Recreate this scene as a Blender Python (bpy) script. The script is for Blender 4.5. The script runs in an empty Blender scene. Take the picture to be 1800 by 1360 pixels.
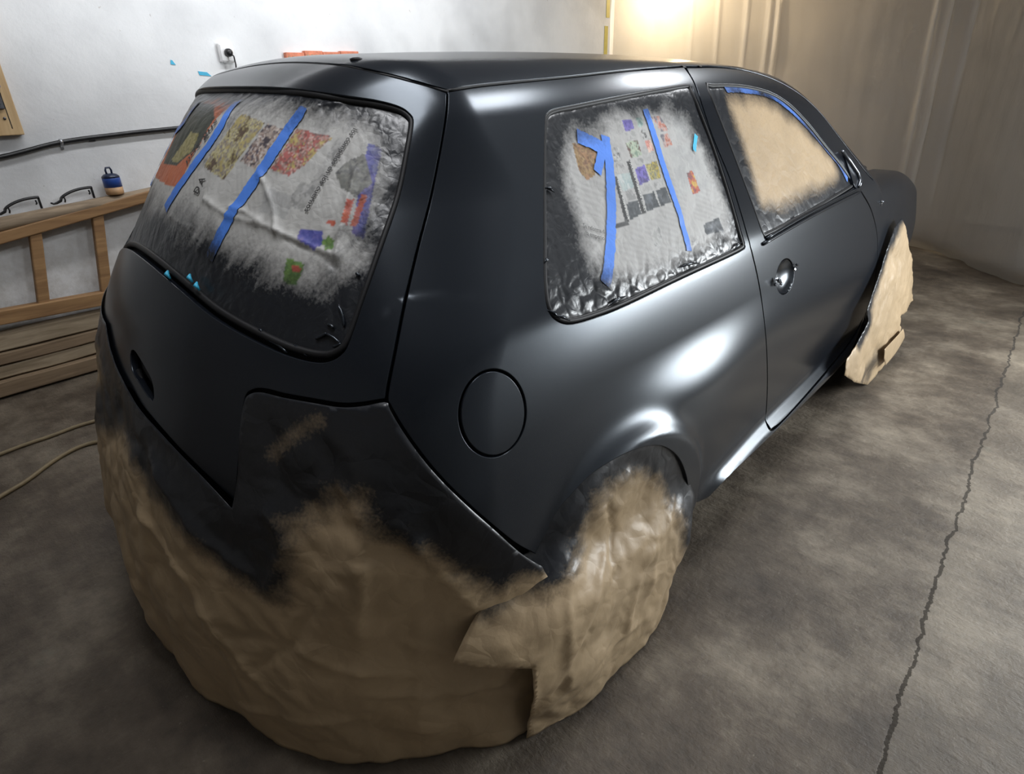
import bpy, math, random
import numpy as np
from mathutils import Vector, Matrix, noise
from mathutils.geometry import delaunay_2d_cdt

random.seed(7)
SC = bpy.context.scene
COL = SC.collection

# ------------------------------------------------------------------ camera, world, lights, exposure
CAM = np.array([-1.0539, -1.4853, 1.3512])
YAW, PITCH, ROLL, FPX = 0.75660, 0.45214, -0.03341, 1080.58

def cam_axes():
    cy, sy, cp, sp = math.cos(YAW), math.sin(YAW), math.cos(PITCH), math.sin(PITCH)
    f = np.array([cy * cp, sy * cp, -sp]); r = np.array([sy, -cy, 0.]); u = np.cross(r, f)
    cr, sr = math.cos(ROLL), math.sin(ROLL)
    return r * cr + u * sr, -r * sr + u * cr, f
RX, UP, FW = cam_axes()
cd = bpy.data.cameras.new('camera'); cam = bpy.data.objects.new('camera', cd); COL.objects.link(cam)
cd.sensor_fit = 'HORIZONTAL'; cd.sensor_width = 36.0; cd.lens = 36.0 * FPX / 1800.0
cd.clip_start = 0.02; cd.clip_end = 60
M = Matrix.Identity(4)
for i in range(3):
    M[i][0], M[i][1], M[i][2], M[i][3] = RX[i], UP[i], -FW[i], CAM[i]
cam.matrix_world = M
SC.camera = cam

w = bpy.data.worlds.new('room_air'); SC.world = w; w.use_nodes = True
w.node_tree.nodes['Background'].inputs[0].default_value = (0.75, 0.8, 0.9, 1)
w.node_tree.nodes['Background'].inputs[1].default_value = 0.02

def area(name, loc, target, sx, sy, power, col):
    l = bpy.data.lights.new(name, 'AREA'); l.shape = 'RECTANGLE'; l.size = sx; l.size_y = sy
    l.energy = power; l.color = col
    o = bpy.data.objects.new(name, l); COL.objects.link(o); o.location = loc
    d = Vector(target) - Vector(loc)
    o.rotation_euler = d.to_track_quat('-Z', 'Y').to_euler()
    return o
area('led_flood_panel', (2.95, -2.95, 1.05), (0.9, -0.9, 0.85), 1.5, 0.8, 135, (0.92, 0.97, 1.0))
area('ceiling_lamp_rear', (-0.55, -0.45, 2.66), (-0.55, -0.45, 0), 0.6, 0.5, 19, (0.96, 0.97, 1.0))
area('ceiling_lamp_middle', (0.85, -1.05, 2.66), (0.85, -1.05, 0), 0.5, 0.5, 24, (0.95, 0.97, 1.0))
area('ceiling_lamp_front', (2.35, -0.55, 2.66), (2.35, -0.55, 0), 0.5, 0.5, 28, (0.95, 0.97, 1.0))
area('wall_fill_light', (1.2, 1.55, 2.62), (1.2, 2.25, 1.3), 3.2, 0.12, 34, (0.96, 0.97, 1.0))  # added fill light that brightens the left wall, not a known lamp

SC.view_settings.view_transform = 'Standard'
SC.view_settings.look = 'None'
SC.view_settings.gamma = 1.0
SC.view_settings.use_curve_mapping = False
SC.view_settings.exposure = 0.0

# ------------------------------------------------------------------ pixel <-> world
def ray_dir(u, v):
    d = RX * ((u - 900) / FPX) - UP * ((v - 680) / FPX) + FW
    return d / np.linalg.norm(d)
def at(u, v, axis, val):
    d = ray_dir(u, v); t = (val - CAM[axis]) / d[axis]
    return CAM + d * t

# ------------------------------------------------------------------ small maths
class Spl:                                   # natural cubic spline, linear outside
    def __init__(s, x, y):
        x = np.asarray(x, float); y = np.asarray(y, float); n = len(x)
        h = np.diff(x); A = np.eye(n); b = np.zeros(n)
        for i in range(1, n - 1):
            A[i, i - 1] = h[i - 1]; A[i, i] = 2 * (h[i - 1] + h[i]); A[i, i + 1] = h[i]
            b[i] = 6 * ((y[i + 1] - y[i]) / h[i] - (y[i] - y[i - 1]) / h[i - 1])
        s.x, s.y, s.h, s.m = x, y, h, np.linalg.solve(A, b)
        s.d0 = (y[1] - y[0]) / h[0] - h[0] * s.m[1] / 6
        s.d1 = (y[-1] - y[-2]) / h[-1] + h[-1] * s.m[-2] / 6
    def __call__(s, q):
        q = np.asarray(q, float); c = np.clip(q, s.x[0], s.x[-1])
        i = np.clip(np.searchsorted(s.x, c) - 1, 0, len(s.h) - 1)
        h = s.h[i]; a = (s.x[i + 1] - c) / h; b = (c - s.x[i]) / h
        r = a * s.y[i] + b * s.y[i + 1] + ((a**3 - a) * s.m[i] + (b**3 - b) * s.m[i + 1]) * h * h / 6
        return r + np.minimum(q - s.x[0], 0) * s.d0 + np.maximum(q - s.x[-1], 0) * s.d1
def sst(a, b, x):
    t = np.clip((x - a) / (b - a), 0, 1); return t * t * (3 - 2 * t)
def rnd(a, b, r):                            # rounded intersection of two half spaces
    A = np.maximum(a + r, 0); B = np.maximum(b + r, 0)
    return np.where((A > 0) & (B > 0), np.sqrt(A * A + B * B) - r, np.maximum(a, b))

# ------------------------------------------------------------------ the car body as a smooth solid
WZ = Spl([.15, .22, .30, .42, .54, .61, .67, .73, .79, .85, .90, .925, .945, .965, .985, 1.05, 1.20, 1.32, 1.42],
         [.815, .834, .843, .853, .859, .856, .848, .8375, .8270, .8170, .8090, .8045, .7990, .7905, .7810, .7490, .682, .632, .585])
RZ = Spl([.2, .5, .6, .66, .75, .85, .92, .97, 1.05, 1.15, 1.27, 1.36, 1.45],
         [-.74, -.765, -.768, -.760, -.735, -.702, -.675, -.652, -.613, -.558, -.478, -.410, -.33])
ROOF = Spl([-.6, -.4, -.33, -.28, -.24, -.15, 0, .3, .6, .9, 1.2, 1.4, 1.7],
           [1.25, 1.345, 1.381, 1.408, 1.424, 1.435, 1.440, 1.446, 1.447, 1.442, 1.425, 1.40, 1.33])
HOOD = Spl([1.7, 2.0, 2.4, 2.8, 3.05, 3.25, 3.38], [1.02, 1.005, .985, .945, .885, .80, .70])

def taper(x, z):
    dx = x - .9
    c = .03 + .115 * sst(.75, 1.45, z)
    return np.where(dx < 0, c * (dx / 1.3) ** 2, .022 * (dx / 1.2) ** 2 + .03 * sst(2.3, 3.4, x))
def kbow(z): return .36 + .62 * sst(.80, 1.48, z)
def flare(x, z, xc):
    r = np.hypot(x - xc, z - .31)
    return np.exp(-(np.maximum(r - .303, 0) / .038) ** 2)
def side(x, z):
    s = WZ(z) - taper(x, z) + .028 * (flare(x, z, 0.) + flare(x, z, 2.511))
    s = s + .028 * np.exp(-((x - .35) / .34) ** 2) * (1 - sst(.615, .785, z))
    s = s + .043 * (1 - sst(.246, .314, z)) * sst(.36, .54, x) * (1 - sst(2.1, 2.2, x))
    s = s - .07 * (1 - sst(.165, .240, z)) * sst(.30, .4, x)
    return s
def body(p, off=0.0):
    x, y, z = p[..., 0], p[..., 1], p[..., 2]
    ay = np.abs(y)
    a = ay - side(x, z)
    cosb = 1 - .21 * sst(.85, 1.1, z)
    b = (RZ(z) + kbow(z) * y * y - x) * cosb
    rb = .12 - .09 * sst(1.15, 1.34, z)
    c = z - (ROOF(x) - .16 * y * y)
    ws = (x - (1.35 + (1.40 - z) * 1.72) + .12 * y * y) * .5
    green = rnd(rnd(rnd(a * .93, c, .085), b, rb), ws, .05)
    hd = z - (HOOD(x) - .10 * y * y)
    fr = x - (3.36 - .30 * y * y - .25 * np.maximum(z - .6, 0))
    low = rnd(rnd(rnd(a, hd, .07), b, rb), fr, .10)
    f = np.minimum(green, low)
    return np.maximum(f, .17 - z) - off

# ------------------------------------------------------------------ masking paper solids (bumper skirt, wheels)
WP = Spl([0, .15, .3, .45, .56, .64, .76, .85, .93], [.91, .917, .917, .905, .880, .857, .833, .8215, .803])
RP = Spl([0, .2, .3, .4, .47, .56, .63, .68, .75, .85, .92], [-.845, -.847, -.842, -.830, -.818, -.797, -.776, -.757, -.738, -.705, -.678])
def skirt(p, off=0.0):
    x, y, z = p[..., 0], p[..., 1], p[..., 2]
    a = np.abs(y) - (WP(z) - taper(x, z))
    b = RP(z) + (.37 + (kbow(z) - .37) * sst(.58, .70, z)) * y * y - x
    return rnd(a, b, .12 + .25 * (1 - sst(.35, .7, z))) - off
WW = Spl([0, .15, .3, .42, .55, .70], [.925, .93, .925, .900, .860, .832])
XF = Spl([0, .2, .35, .5, .7], [.17, .25, .315, .335, .33])
def wheel_sheet(p, off=0.0):
    x, y, z = p[..., 0], p[..., 1], p[..., 2]
    t = sst(-.34, -.16, x); t2 = sst(.34, .45, z)
    wd = ((WP(z) + .003) * (1 - t) + WW(z) * t - taper(x, z)) * (1 - t2) + (side(x, z) - .013) * t2
    a = np.abs(y) - wd
    b = RP(z) - .003 + .37 * y * y - x
    return rnd(rnd(a, b, .12 + .25 * (1 - sst(.35, .7, z))), x - XF(z), .09) - off
WF = Spl([0, .1, .25, .4, .55, .75], [.915, .922, .918, .900, .872, .832])
def front_sheet(p, off=0.0):
    x, y, z = p[..., 0], p[..., 1], p[..., 2]
    a = np.abs(y) - (WF(z) - .04 * sst(2.3, 3.0, x))
    return a - off

def hit(F, o, d, t0, t1, n=260, off=0.0):
    """first sign change of F along o+t*d, vectorised over rays"""
    o = np.atleast_2d(o); d = np.atleast_2d(d); k = max(len(o), len(d))
    o = np.broadcast_to(o, (k, 3)); d = np.broadcast_to(d, (k, 3))
    ts = np.linspace(t0, t1, n)
    v = F(o[:, None, :] + d[:, None, :] * ts[None, :, None]) - off
    s = np.sign(v)
    ch = (s[:, 1:] != s[:, :1])
    ok = ch.any(1); i = np.where(ok, ch.argmax(1), np.abs(v[:, 1:]).argmin(1))
    lo = ts[i].copy(); hi = ts[np.minimum(i + 1, n - 1)].copy(); s0 = s[:, 0]
    for _ in range(26):
        m = (lo + hi) / 2
        same = np.sign(F(o + d * m[:, None]) - off) == s0
        lo = np.where(same & ok, m, lo); hi = np.where(same | ~ok, hi, m)
    return o + d * ((lo + hi) / 2)[:, None], ok
def grad(F, p, e=1.5e-3):
    g = np.empty_like(p)
    for k in range(3):
        d = np.zeros(3); d[k] = e
        g[:, k] = F(p + d) - F(p - d)
    return g / np.maximum(np.linalg.norm(g, axis=1, keepdims=True), 1e-9)
def pix(F, pts, off=0.0):
    d = np.array([ray_dir(u, v) for u, v in pts])
    p, ok = hit(F, CAM, d, .35, 6.0, 900, off)
    return p

# ---- parameter maps: (a,b) <-> points on a solid
class SideMap:                     # right-hand flank, wraps round the rear corner
    XC, R = .1, .75
    def inv(s, p):
        x, y, z = p[:, 0], p[:, 1], p[:, 2]
        th = np.arctan2(s.XC - x, -y)
        return np.stack([np.where(x >= s.XC, x, s.XC - s.R * th), z], 1)
    def fwd(s, F, q, off=0.0):
        a, b = q[:, 0], q[:, 1]
        th = np.maximum((s.XC - a) / s.R, 0)
        o = np.stack([np.maximum(a, s.XC), 0 * a, b], 1)
        d = np.stack([-np.sin(th), -np.cos(th), 0 * a], 1)
        return hit(F, o, d, .30, 1.15, 60, off)[0]
class HatchMap:
    O = np.array([.5, 0, 1.0]); S = 1.12
    def inv(s, p):
        d = p - s.O; h = np.hypot(d[:, 0], d[:, 2])
        return np.stack([np.arctan2(d[:, 1], h), np.arctan2(d[:, 2], -d[:, 0])], 1) * s.S
    def fwd(s, F, q, off=0.0):
        t, f = q[:, 0] / s.S, q[:, 1] / s.S
        d = np.stack([-np.cos(t) * np.cos(f), np.sin(t), np.cos(t) * np.sin(f)], 1)
        return hit(F, s.O, d, .5, 1.8, 80, off)[0]
class TopMap:
    def __init__(s, zc, S, t1=1.3): s.zc, s.S, s.t1 = zc, S, t1
    def inv(s, p):
        return np.stack([p[:, 0], np.arctan2(p[:, 1], p[:, 2] - s.zc) * s.S], 1)
    def fwd(s, F, q, off=0.0):
        t = q[:, 1] / s.S; o = np.stack([q[:, 0], 0 * t, 0 * t + s.zc], 1)
        d = np.stack([0 * t, np.sin(t), np.cos(t)], 1)
        return hit(F, o, d, .15, s.t1, 70, off)[0]
SIDE, HATCH, ROOFM, HOODM = SideMap(), HatchMap(), TopMap(.55, .85), TopMap(.25, .65)

# ---- polylines
def crom(pts, n=8, closed=False):
    P = np.asarray(pts, float); m = len(P); out = []
    rng = range(m if closed else m - 1)
    for i in rng:
        p0 = P[i - 1] if (closed or i > 0) else 2 * P[0] - P[1]
        p1 = P[i]; p2 = P[(i + 1) % m]
        p3 = P[(i + 2) % m] if (closed or i + 2 < m) else 2 * P[-1] - P[-2]
        for k in range(n):
            t = k / n
            out.append(.5 * ((2 * p1) + (p2 - p0) * t + (2 * p0 - 5 * p1 + 4 * p2 - p3) * t * t + (3 * p1 - p0 - 3 * p2 + p3) * t**3))
    if not closed: out.append(P[-1])
    return np.array(out)
def segs(*lists):                  # smooth pixel runs with sharp corners between them, closed
    out = []
    for l in lists:
        c = crom(l, 6) if len(l) > 2 else np.array(l, float)
        out.extend(c if not out or np.linalg.norm(out[-1] - c[0]) > .5 else c[1:])
    if np.linalg.norm(out[0] - out[-1]) < .5: out = out[:-1]
    return np.array(out)
def resample(q, step, closed=True):
    q = np.asarray(q, float)
    Q = np.vstack([q, q[:1]]) if closed else q
    L = np.r_[0, np.cumsum(np.linalg.norm(np.diff(Q, axis=0), axis=1))]
    n = max(int(L[-1] / step), 8)
    t = np.linspace(0, L[-1], n + 1)[:-1] if closed else np.linspace(0, L[-1], n + 1)
    return np.stack([np.interp(t, L, Q[:, k]) for k in range(Q.shape[1])], 1)
def parea(q):
    x, y = q[:, 0], q[:, 1]
    return .5 * np.sum(x * np.roll(y, -1) - np.roll(x, -1) * y)
def inset(q, g):                   # counter-clockwise polygon moved inwards by g
    t = np.roll(q, -1, 0) - np.roll(q, 1, 0)
    t = t / np.maximum(np.linalg.norm(t, axis=1, keepdims=True), 1e-9)
    return q + np.stack([-t[:, 1], t[:, 0]], 1) * g
def inside(q, P):
    x, y = P[:, 0], P[:, 1]; r = np.zeros(len(P), bool)
    for (x0, y0), (x1, y1) in zip(q, np.roll(q, -1, 0)):
        c = (y0 > y) != (y1 > y)
        if c.any():
            xi = x0 + (y - y0) * (x1 - x0) / ((y1 - y0) if y1 != y0 else 1e-12)
            r ^= c & (x < xi)
    return r
def pdist(q, P, closed=True):
    D = np.full(len(P), 1e9)
    Q = np.roll(q, -1, 0) if closed else q[1:]
    for a, b in zip(q, Q):
        ab = b - a; L = max(ab @ ab, 1e-12)
        t = np.clip(((P - a) @ ab) / L, 0, 1)
        D = np.minimum(D, np.hypot(*(P - a - t[:, None] * ab).T))
    return D
def sdf(q, P):                     # negative inside
    d = pdist(q, P); return np.where(inside(q, P), -d, d)
def fbm(P, scale, octs=4, seed=0.0, rough=.5):
    r = np.zeros(len(P)); amp = 1.; f = scale; tot = 0
    for k in range(octs):
        r += amp * np.array([noise.noise(Vector((a * f + seed, b * f - seed, seed * 1.7 + k))) for a, b in P]); tot += amp
        amp *= rough; f *= 2.03
    return r / tot
def crease(P, scale, seed=0.0):    # ridged folds like crumpled paper
    r = np.empty(len(P))
    for i, (a, b) in enumerate(P):
        v = Vector((a * scale + seed, b * scale + 2 * seed, seed))
        v2 = v + noise.noise_vector(v * .8) * .45
        d = noise.voronoi(v2)[0]
        r[i] = min(d[1] - d[0], .5)
    return r

# ------------------------------------------------------------------ materials
MATS = {}
def new_mat(name):
    m = bpy.data.materials.new(name); m.use_nodes = True
    return m, m.node_tree, m.node_tree.nodes['Principled BSDF']
def N(nt, kind, **k):
    n = nt.nodes.new(kind)
    for a, v in k.items():
        if a.startswith('i_'):
            key = a[2:]; key = int(key) if key.isdigit() else key.replace('_', ' ')
            n.inputs[key].default_value = v
        else: setattr(n, a, v)
    return n
def ramp(nt, src, stops):
    r = N(nt, 'ShaderNodeValToRGB'); e = r.color_ramp.elements
    while len(e) < len(stops): e.new(.5)
    for el, (pos, c) in zip(e, stops):
        el.position = pos; el.color = (*c, 1) if len(c) == 3 else c
    nt.links.new(src, r.inputs[0]); return r.outputs[0]
def coords(nt, scale=(1, 1, 1), rot=(0, 0, 0)):
    t = N(nt, 'ShaderNodeTexCoord'); m = N(nt, 'ShaderNodeMapping')
    m.inputs['Scale'].default_value = scale; m.inputs['Rotation'].default_value = rot
    nt.links.new(t.outputs['Object'], m.inputs[0]); return m.outputs[0]
def noise_tex(nt, vec, scale, detail=6, rough=.55, dist=0.):
    n = N(nt, 'ShaderNodeTexNoise'); n.inputs['Scale'].default_value = scale
    n.inputs['Detail'].default_value = detail; n.inputs['Roughness'].default_value = rough
    n.inputs['Distortion'].default_value = dist
    nt.links.new(vec, n.inputs['Vector']); return n.outputs['Fac']
def bump(nt, src, b, strength, dist=.01):
    n = N(nt, 'ShaderNodeBump'); n.inputs['Strength'].default_value = strength; n.inputs['Distance'].default_value = dist
    nt.links.new(src, n.inputs['Height']); nt.links.new(n.outputs[0], b.inputs['Normal']); return n
def mixc(nt, fac, a, b, mode='MIX'):
    n = N(nt, 'ShaderNodeMix', data_type='RGBA', blend_type=mode)
    for sock, val in ((n.inputs[0], fac), (n.inputs[6], a), (n.inputs[7], b)):
        if hasattr(val, 'is_linked'): nt.links.new(val, sock)
        elif isinstance(val, (int, float)): sock.default_value = val
        else: sock.default_value = (*val, 1)
    return n.outputs[2]
def mixf(nt, fac, a, b):
    n = N(nt, 'ShaderNodeMix', data_type='FLOAT')
    for sock, val in ((n.inputs[0], fac), (n.inputs[2], a), (n.inputs[3], b)):
        if hasattr(val, 'is_linked'): nt.links.new(val, sock)
        else: sock.default_value = val
    return n.outputs[0]
def attr(nt, name):
    return N(nt, 'ShaderNodeAttribute', attribute_name=name)

def simple(name, col, rough=.5, metal=0., var=.0, vscale=20., bmp=0., spec=.5):
    m, nt, b = new_mat(name)
    b.inputs['Roughness'].default_value = rough; b.inputs['Metallic'].default_value = metal
    b.inputs['Specular IOR Level'].default_value = spec
    v = coords(nt); f = noise_tex(nt, v, vscale)
    lo = tuple(c * (1 - var) for c in col); hi = tuple(min(c * (1 + var), 1) for c in col)
    nt.links.new(ramp(nt, f, [(.3, lo), (.7, hi)]), b.inputs['Base Color'])
    if bmp: bump(nt, noise_tex(nt, v, vscale * 3), b, bmp, .004)
    MATS[name] = m; return m

PAINTC = (.0070, .0085, .0118)
m, nt, b = new_mat('satin_black_paint')
b.inputs['Base Color'].default_value = (*PAINTC, 1); b.inputs['Roughness'].default_value = .24
b.inputs['Specular IOR Level'].default_value = .42; b.inputs['Specular Tint'].default_value = (.80, .90, 1.0, 1)
v = coords(nt); bump(nt, noise_tex(nt, v, 900, 2), b, .02, .001)
MATS['paint'] = m
simple('rubber', (.008, .008, .009), .5, var=.2, spec=.3)
simple('shell', (.004, .004, .004), .8)
simple('cavity', (.012, .012, .013), .45, var=.3, bmp=.3)
simple('chrome_dark', (.18, .19, .21), .22, .9)

def paper_mat(name, colour, use_print, rough=.62, wr=.35, scale=26):
    m, nt, b = new_mat(name)
    pa = attr(nt, 'paint')
    if use_print: base = attr(nt, 'print').outputs['Color']
    else:
        v = coords(nt)
        base = ramp(nt, noise_tex(nt, v, 5, 8), [(.3, tuple(c * .86 for c in colour)), (.7, tuple(c * 1.1 for c in colour))])
    v = coords(nt)
    # fine speckle where the overspray thins out
    sp = noise_tex(nt, v, 160, 3)
    mth = N(nt, 'ShaderNodeMath', operation='MULTIPLY_ADD'); nt.links.new(sp, mth.inputs[0]); mth.inputs[1].default_value = .5; mth.inputs[2].default_value = -.25
    add = N(nt, 'ShaderNodeMath', operation='ADD', use_clamp=True); nt.links.new(pa.outputs['Fac'], add.inputs[0]); nt.links.new(mth.outputs[0], add.inputs[1])
    fac = N(nt, 'ShaderNodeMapRange'); nt.links.new(add.outputs[0], fac.inputs[0]); fac.inputs[1].default_value = .15; fac.inputs[2].default_value = .9
    nt.links.new(mixc(nt, fac.outputs[0], base, PAINTC), b.inputs['Base Color'])
    nt.links.new(mixf(nt, fac.outputs[0], rough, .34), b.inputs['Roughness'])
    vo = N(nt, 'ShaderNodeTexVoronoi', feature='DISTANCE_TO_EDGE'); vo.inputs['Scale'].default_value = scale
    wv = N(nt, 'ShaderNodeVectorMath', operation='ADD')
    nz = N(nt, 'ShaderNodeTexNoise'); nz.inputs['Scale'].default_value = scale * .5; nt.links.new(v, nz.inputs['Vector'])
    sc = N(nt, 'ShaderNodeVectorMath', operation='SCALE'); nt.links.new(nz.outputs['Color'], sc.inputs[0]); sc.inputs['Scale'].default_value = 2.2 / scale
    nt.links.new(v, wv.inputs[0]); nt.links.new(sc.outputs[0], wv.inputs[1]); nt.links.new(wv.outputs[0], vo.inputs['Vector'])
    mx = N(nt, 'ShaderNodeMath', operation='MULTIPLY_ADD'); nt.links.new(vo.outputs['Distance'], mx.inputs[2]); mx.inputs[1].default_value = .4
    nt.links.new(noise_tex(nt, v, scale * 1.6, 4), mx.inputs[0])
    bump(nt, mx.outputs[0], b, wr, .004)
    MATS[name] = m; return m
paper_mat('kraft', (.345, .252, .150), False, .48, .75, 16)
paper_mat('newsprint', None, True, .55, .30, 40)
paper_mat('blue_tape', (.065, .20, .66), False, .55, .12, 60)
paper_mat('cyan_tape', (.04, .40, .62), False, .5, .05, 60)
simple('ink', (.035, .033, .033), .6)

# ------------------------------------------------------------------ object helpers
def mesh_obj(name, verts, faces, mat, parent=None, smooth=True, normals=None, attrs=None):
    me = bpy.data.meshes.new(name)
    me.from_pydata([tuple(map(float, v)) for v in verts], [], [tuple(int(i) for i in f) for f in faces])
    if mat: me.materials.append(MATS[mat])
    me.polygons.foreach_set('use_smooth', [smooth] * len(me.polygons))
    me.update()
    if normals is not None and len(normals) == len(me.vertices):
        me.normals_split_custom_set_from_vertices([tuple(map(float, n)) for n in normals])
    for k, a in (attrs or {}).items():
        a = np.asarray(a, float)
        if a.ndim == 1:
            at_ = me.attributes.new(k, 'FLOAT', 'POINT'); at_.data.foreach_set('value', a)
        else:
            at_ = me.attributes.new(k, 'FLOAT_COLOR', 'POINT')
            at_.data.foreach_set('color', np.c_[a, np.ones(len(a))].ravel())
    o = bpy.data.objects.new(name, me); COL.objects.link(o)
    if parent: o.parent = parent
    return o
def thing(name, label, cat, loc=(0, 0, 0), group=None):
    o = bpy.data.objects.new(name, None); COL.objects.link(o); o.location = loc
    o.empty_display_size = .1
    return tag(o, label, cat, group)
def tag(o, label, cat, group=None):
    o['label'] = label; o['category'] = cat
    if group: o['group'] = group
    return o
def struct(o): o['kind'] = 'structure'; return o
class MB:
    def __init__(s): s.v = []; s.f = []
    def add(s, v, f):
        n = len(s.v); s.v += [tuple(p) for p in v]; s.f += [tuple(i + n for i in q) for q in f]; return s
    def box(s, lo, hi, bev=0.0, mat=None):
        x0, y0, z0 = lo; x1, y1, z1 = hi; e = bev
        if e <= 0:
            v = [(x, y, z) for x in (x0, x1) for y in (y0, y1) for z in (z0, z1)]
            f = [(0, 1, 3, 2), (4, 6, 7, 5), (0, 4, 5, 1), (2, 3, 7, 6), (0, 2, 6, 4), (1, 5, 7, 3)]
        else:
            import bmesh
            bm = bmesh.new(); bmesh.ops.create_cube(bm, size=1)
            for q in bm.verts: q.co = Vector(((x0 + x1) / 2 + q.co.x * (x1 - x0), (y0 + y1) / 2 + q.co.y * (y1 - y0), (z0 + z1) / 2 + q.co.z * (z1 - z0)))
            bmesh.ops.bevel(bm, geom=list(bm.edges), offset=e, segments=2, affect='EDGES', profile=.5)
            bm.verts.index_update()
            v = [tuple(q.co) for q in bm.verts]; f = [tuple(q.index for q in fc.verts) for fc in bm.faces]; bm.free()
        if mat is not None: v = [tuple(mat @ Vector(q)) for q in v]
        return s.add(v, f)
    def tube(s, pts, r, n=8, closed=False, caps=True):
        P = [Vector(p) for p in pts]; m = len(P); rr = r if hasattr(r, '__len__') else [r] * m
        rings = []; up = None
        for i in range(m):
            a = P[(i - 1) % m] if (closed or i) else P[i]; c = P[(i + 1) % m] if (closed or i < m - 1) else P[i]
            t = (c - a).normalized()
            if up is None:
                up = Vector((0, 0, 1)) if abs(t.z) < .9 else Vector((1, 0, 0))
            x = t.cross(up).normalized(); up = x.cross(t).normalized()
            rings.append([P[i] + (x * math.cos(k * math.tau / n) + up * math.sin(k * math.tau / n)) * rr[i] for k in range(n)])
        v = [q for rg in rings for q in rg]; f = []
        for i in range(m if closed else m - 1):
            j = (i + 1) % m
            for k in range(n):
                f.append((i * n + k, i * n + (k + 1) % n, j * n + (k + 1) % n, j * n + k))
        if caps and not closed:
            f.append(tuple(range(n - 1, -1, -1))); f.append(tuple((m - 1) * n + k for k in range(n)))
        return s.add(v, f)
    def lathe(s, prof, c=(0, 0, 0), n=20):
        v = []; f = []; m = len(prof)
        for r, z in prof:
            for k in range(n):
                a = k * math.tau / n; v.append((c[0] + r * math.cos(a), c[1] + r * math.sin(a), c[2] + z))
        for i in range(m - 1):
            for k in range(n): f.append((i * n + k, i * n + (k + 1) % n, (i + 1) * n + (k + 1) % n, (i + 1) * n + k))
        f.append(tuple(range(n - 1, -1, -1))); f.append(tuple((m - 1) * n + k for k in range(n)))
        return s.add(v, f)
    def build(s, name, mat, parent=None, smooth=True):
        o = mesh_obj(name, s.v, s.f, mat, parent, smooth)
        return o

def cdt(loops, grid):
    """loops: list of CCW 2D arrays (outer first, then holes) -> points, triangles"""
    pts = []; edges = []
    for q in loops:
        n = len(pts); pts += [Vector(p) for p in q]
        edges += [(n + i, n + (i + 1) % len(q)) for i in range(len(q))]
    pts += [Vector(p) for p in grid]
    v, e, f, ov, oe, of = delaunay_2d_cdt(pts, edges, [], 0, 1e-7)
    V = np.array([[p.x, p.y] for p in v])
    T = np.array([t for t in f if len(t) == 3])
    c = V[T].mean(1)
    k = inside(loops[0], c)
    for q in loops[1:]: k &= ~inside(q, c)
    T = T[k]
    ar = (V[T[:, 1], 0] - V[T[:, 0], 0]) * (V[T[:, 2], 1] - V[T[:, 0], 1]) - (V[T[:, 2], 0] - V[T[:, 0], 0]) * (V[T[:, 1], 1] - V[T[:, 0], 1])
    T[ar < 0] = T[ar < 0][:, ::-1]
    return V, T

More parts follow.
